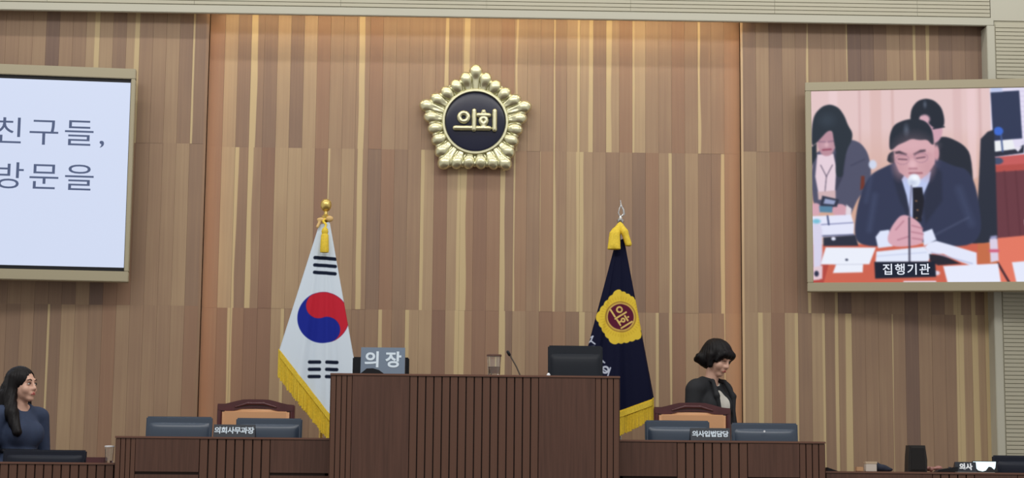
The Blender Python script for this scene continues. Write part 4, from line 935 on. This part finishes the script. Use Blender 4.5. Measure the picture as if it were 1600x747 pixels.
def woman_navy():
    e = empty('person', (-2.750, -2.06, 0.30), math.radians(50)); e.scale = (0.972,)*3
    tag(e, 'standing person with long black hair and navy long-sleeved dress, looking right', 'person')
    arms = [((-0.165, 0.012, 1.275), (-0.205, 0.03, 1.02), (-0.165, -0.10, 0.84)), ((0.165, 0.012, 1.275), (0.205, 0.02, 1.02), (0.150, -0.14, 0.88))]
    torso, limbs, legs = body_prims(arms)
    H = Rm(math.radians(-4), 0, math.radians(14), (0.0, -0.012, 1.475))
    head = xform(head_prims(), H); neck = [cap((0, 0.012, 1.28), (0, -0.004, 1.41), 0.049, 0.046)]
    hands = hand_prims(-1, arms[0][2], (0.25, -0.55, -0.8)) + hand_prims(1, arms[1][2], (-0.5, -0.6, -0.6))
    link('body', sdf_mesh(torso+limbs+legs+neck+head+hands, 0.0055, 0.014, name='body'), e, M_SKIN)
    face_parts(e, H, 'open', 0.004)
    M_DRESS = mat('navy_dress', rgb(46, 60, 88), 0.8, noise=0.08, nscale=50)
    skirt = [cap((0, 0.0, 0.95), (0, 0.005, 0.52), 0.15, 0.19), ell((0, 0.005, 0.88), (0.18, 0.13, 0.14))]
    link('dress', sdf_mesh(grow(torso, 0.010)+[cap((a[0], a[1], a[2]), b_, 0.060, 0.050) for a, b_, c_ in [(np.array(x[0]), x[1], x[2]) for x in arms]]+[cap(x[1], x[2], 0.050, 0.036) for x in arms]+skirt, 0.008, 0.022, cut=[ell((0, -0.045, 1.365), (0.075, 0.085, 0.05)), cap((0, 0.01, 1.33), (0, 0.0, 1.5), 0.062)], zclip=0.46, name='dress'), e, M_DRESS)
    belt = []
    for q in range(28):
        a0, a1 = 2*math.pi*q/28, 2*math.pi*(q+1)/28
        belt.append(cap((0.133*math.cos(a0), 0.102*math.sin(a0), 1.052), (0.133*math.cos(a1), 0.102*math.sin(a1), 1.052), 0.013))
    link('belt', sdf_mesh(belt, 0.006, 0.006, name='belt'), e, mat('belt_black', rgb(20, 22, 30), 0.5))
    hair = xform([ell((0, 0.022, 0.034), (0.084, 0.100, 0.089)), ell((0, 0.05, -0.02), (0.084, 0.072, 0.10))], H)
    hair += [cap((-0.070, 0.0, 1.52), (-0.080, 0.0, 1.40), 0.030, 0.034), cap((-0.080, 0.0, 1.41), (-0.104, -0.050, 1.29), 0.036, 0.044), cap((-0.104, -0.050, 1.29), (-0.104, -0.122, 1.17), 0.044, 0.030), cap((-0.09, 0.05, 1.40), (-0.12, 0.06, 1.16), 0.045, 0.04), cap((0.070, 0.035, 1.45), (0.085, 0.04, 1.29), 0.028, 0.030), cap((0.085, 0.04, 1.29), (0.095, 0.06, 1.14), 0.030, 0.018), cap((-0.05, 0.075, 1.45), (-0.06, 0.115, 1.12), 0.045, 0.032), cap((0.05, 0.075, 1.45), (0.06, 0.115, 1.12), 0.045, 0.030), cap((0, 0.08, 1.45), (0, 0.125, 1.11), 0.048, 0.03)]
    cut = xform([ell((0.004, -0.085, -0.028), (0.058, 0.075, 0.082)), ell((0.012, -0.080, 0.028), (0.046, 0.050, 0.042))], H)
    link('hair', sdf_mesh(hair, 0.0055, 0.020, cut=cut, kc=0.006, disp=strands(0, 0.02, 0.0016, 34), name='hair'), e, M_HAIR)
    for s in (-1, 1): link('shoe', sdf_mesh([cap((s*0.078, 0.03, 0.05), (s*0.082, -0.13, 0.035), 0.044, 0.034)], 0.008, 0.01, zclip=0.0, name='shoe'), e, M_BLACK)
woman_navy()

def woman_black():
    e = empty('person', (1.700, -1.15, 0.50), math.radians(42)); e.scale = (1.01,)*3
    tag(e, 'person with short black bob in black blazer and white top, looking down', 'person')
    arms = [((-0.155, 0.012, 1.268), (-0.190, 0.0, 1.02), (-0.15, -0.17, 0.90)), ((0.155, 0.012, 1.268), (0.185, -0.01, 1.02), (0.13, -0.18, 0.90))]
    torso, limbs, legs = body_prims(arms)
    H = Rm(math.radians(22), math.radians(4), math.radians(4), (0.012, -0.054, 1.492))
    head = xform(head_prims(), H); neck = [cap((0, 0.012, 1.28), (0.002, -0.028, 1.44), 0.047, 0.045)]
    hands = hand_prims(-1, arms[0][2], (0.3, -0.8, -0.5)) + hand_prims(1, arms[1][2], (-0.3, -0.8, -0.5))
    link('body', sdf_mesh(torso+limbs+legs+neck+head+hands, 0.0055, 0.014, name='body'), e, M_SKIN)
    face_parts(e, H, 'down', 0.005)
    M_BLAZ = mat('black_blazer', rgb(24, 27, 33), 0.8, noise=0.1, nscale=60); M_TOPW = mat('white_top', rgb(206, 204, 196), 0.8, noise=0.05, nscale=30)
    link('top', sdf_mesh(grow(torso, 0.006), 0.009, 0.02, cut=[ell((0, -0.055, 1.375), (0.052, 0.075, 0.045)), cap((0, 0.0, 1.345), (0, -0.01, 1.5), 0.058)], zclip=0.88, name='top'), e, M_TOPW)
    sleeves = [cap(x[0], x[1], 0.062, 0.054) for x in arms]+[cap(x[1], x[2], 0.055, 0.042) for x in arms]
    blaz = grow(torso, 0.017)+sleeves+[cap((-0.13, 0.012, 1.288), (0.13, 0.012, 1.288), 0.055), ell((0, 0.01, 0.86), (0.185, 0.135, 0.14))]
    vcut = [cap((0.0, -0.11, 1.36), (0, -0.13, 1.30), 0.060, 0.052), cap((0, -0.125, 1.30), (0, -0.150, 1.0), 0.058, 0.044), cap((0, 0.0, 1.335), (0, -0.02, 1.5), 0.066)]
    bl_ = link('blazer', sdf_mesh(blaz, 0.0075, 0.024, cut=vcut, kc=0.004, zclip=0.74, name='blazer'), e, M_BLAZ)
    for s in (-1, 1): link('lapel', sdf_mesh([cap((s*0.062, -0.072, 1.335), (s*0.086, -0.125, 1.235), 0.013, 0.019), cap((s*0.086, -0.125, 1.235), (s*0.060, -0.150, 1.06), 0.018, 0.008), cap((s*0.050, 0.03, 1.355), (s*0.060, -0.06, 1.335), 0.016, 0.014)], 0.006, 0.012, name='lapel'), bl_, M_BLAZ)
    link('skirt', sdf_mesh([cap((0, 0.0, 0.90), (0, 0.005, 0.52), 0.13, 0.17), ell((0, 0.005, 0.86), (0.172, 0.122, 0.13))], 0.012, 0.02, zclip=0.48, name='skirt'), e, M_BLAZ)
    hair = xform([ell((0, 0.022, 0.038), (0.090, 0.110, 0.090)), ell((0, 0.052, -0.012), (0.096, 0.086, 0.086)), cap((-0.078, 0.005, 0.01), (-0.074, -0.012, -0.055), 0.024, 0.018), cap((0.078, 0.005, 0.01), (0.072, -0.012, -0.045), 0.024, 0.018),
                  cap((-0.06, 0.070, -0.05), (-0.085, 0.100, -0.056), 0.036, 0.020), cap((-0.06, 0.06, -0.04), (-0.095, 0.085, -0.03), 0.036, 0.022), cap((0.0, 0.085, -0.06), (0.0, 0.118, -0.066), 0.036, 0.02), cap((0.05, 0.07, -0.055), (0.07, 0.095, -0.066), 0.034, 0.018),
                  cap((-0.045, -0.072, 0.050), (0.045, -0.074, 0.050), 0.024), cap((-0.058, -0.062, 0.03), (-0.066, -0.045, -0.01), 0.016, 0.012), cap((0.058, -0.062, 0.03), (0.066, -0.045, -0.01), 0.016, 0.012)], H)
    cut = xform([ell((0, -0.090, -0.045), (0.056, 0.072, 0.066))], H)
    link('hair', sdf_mesh(hair, 0.0055, 0.018, cut=cut, kc=0.006, disp=strands(0, 0.0, 0.0016, 30), name='hair'), e, M_HAIR)
    for s in (-1, 1): link('shoe', sdf_mesh([cap((s*0.078, 0.03, 0.05), (s*0.082, -0.13, 0.035), 0.044, 0.034)], 0.008, 0.01, zclip=0.0, name='shoe'), e, M_BLACK)
woman_black()
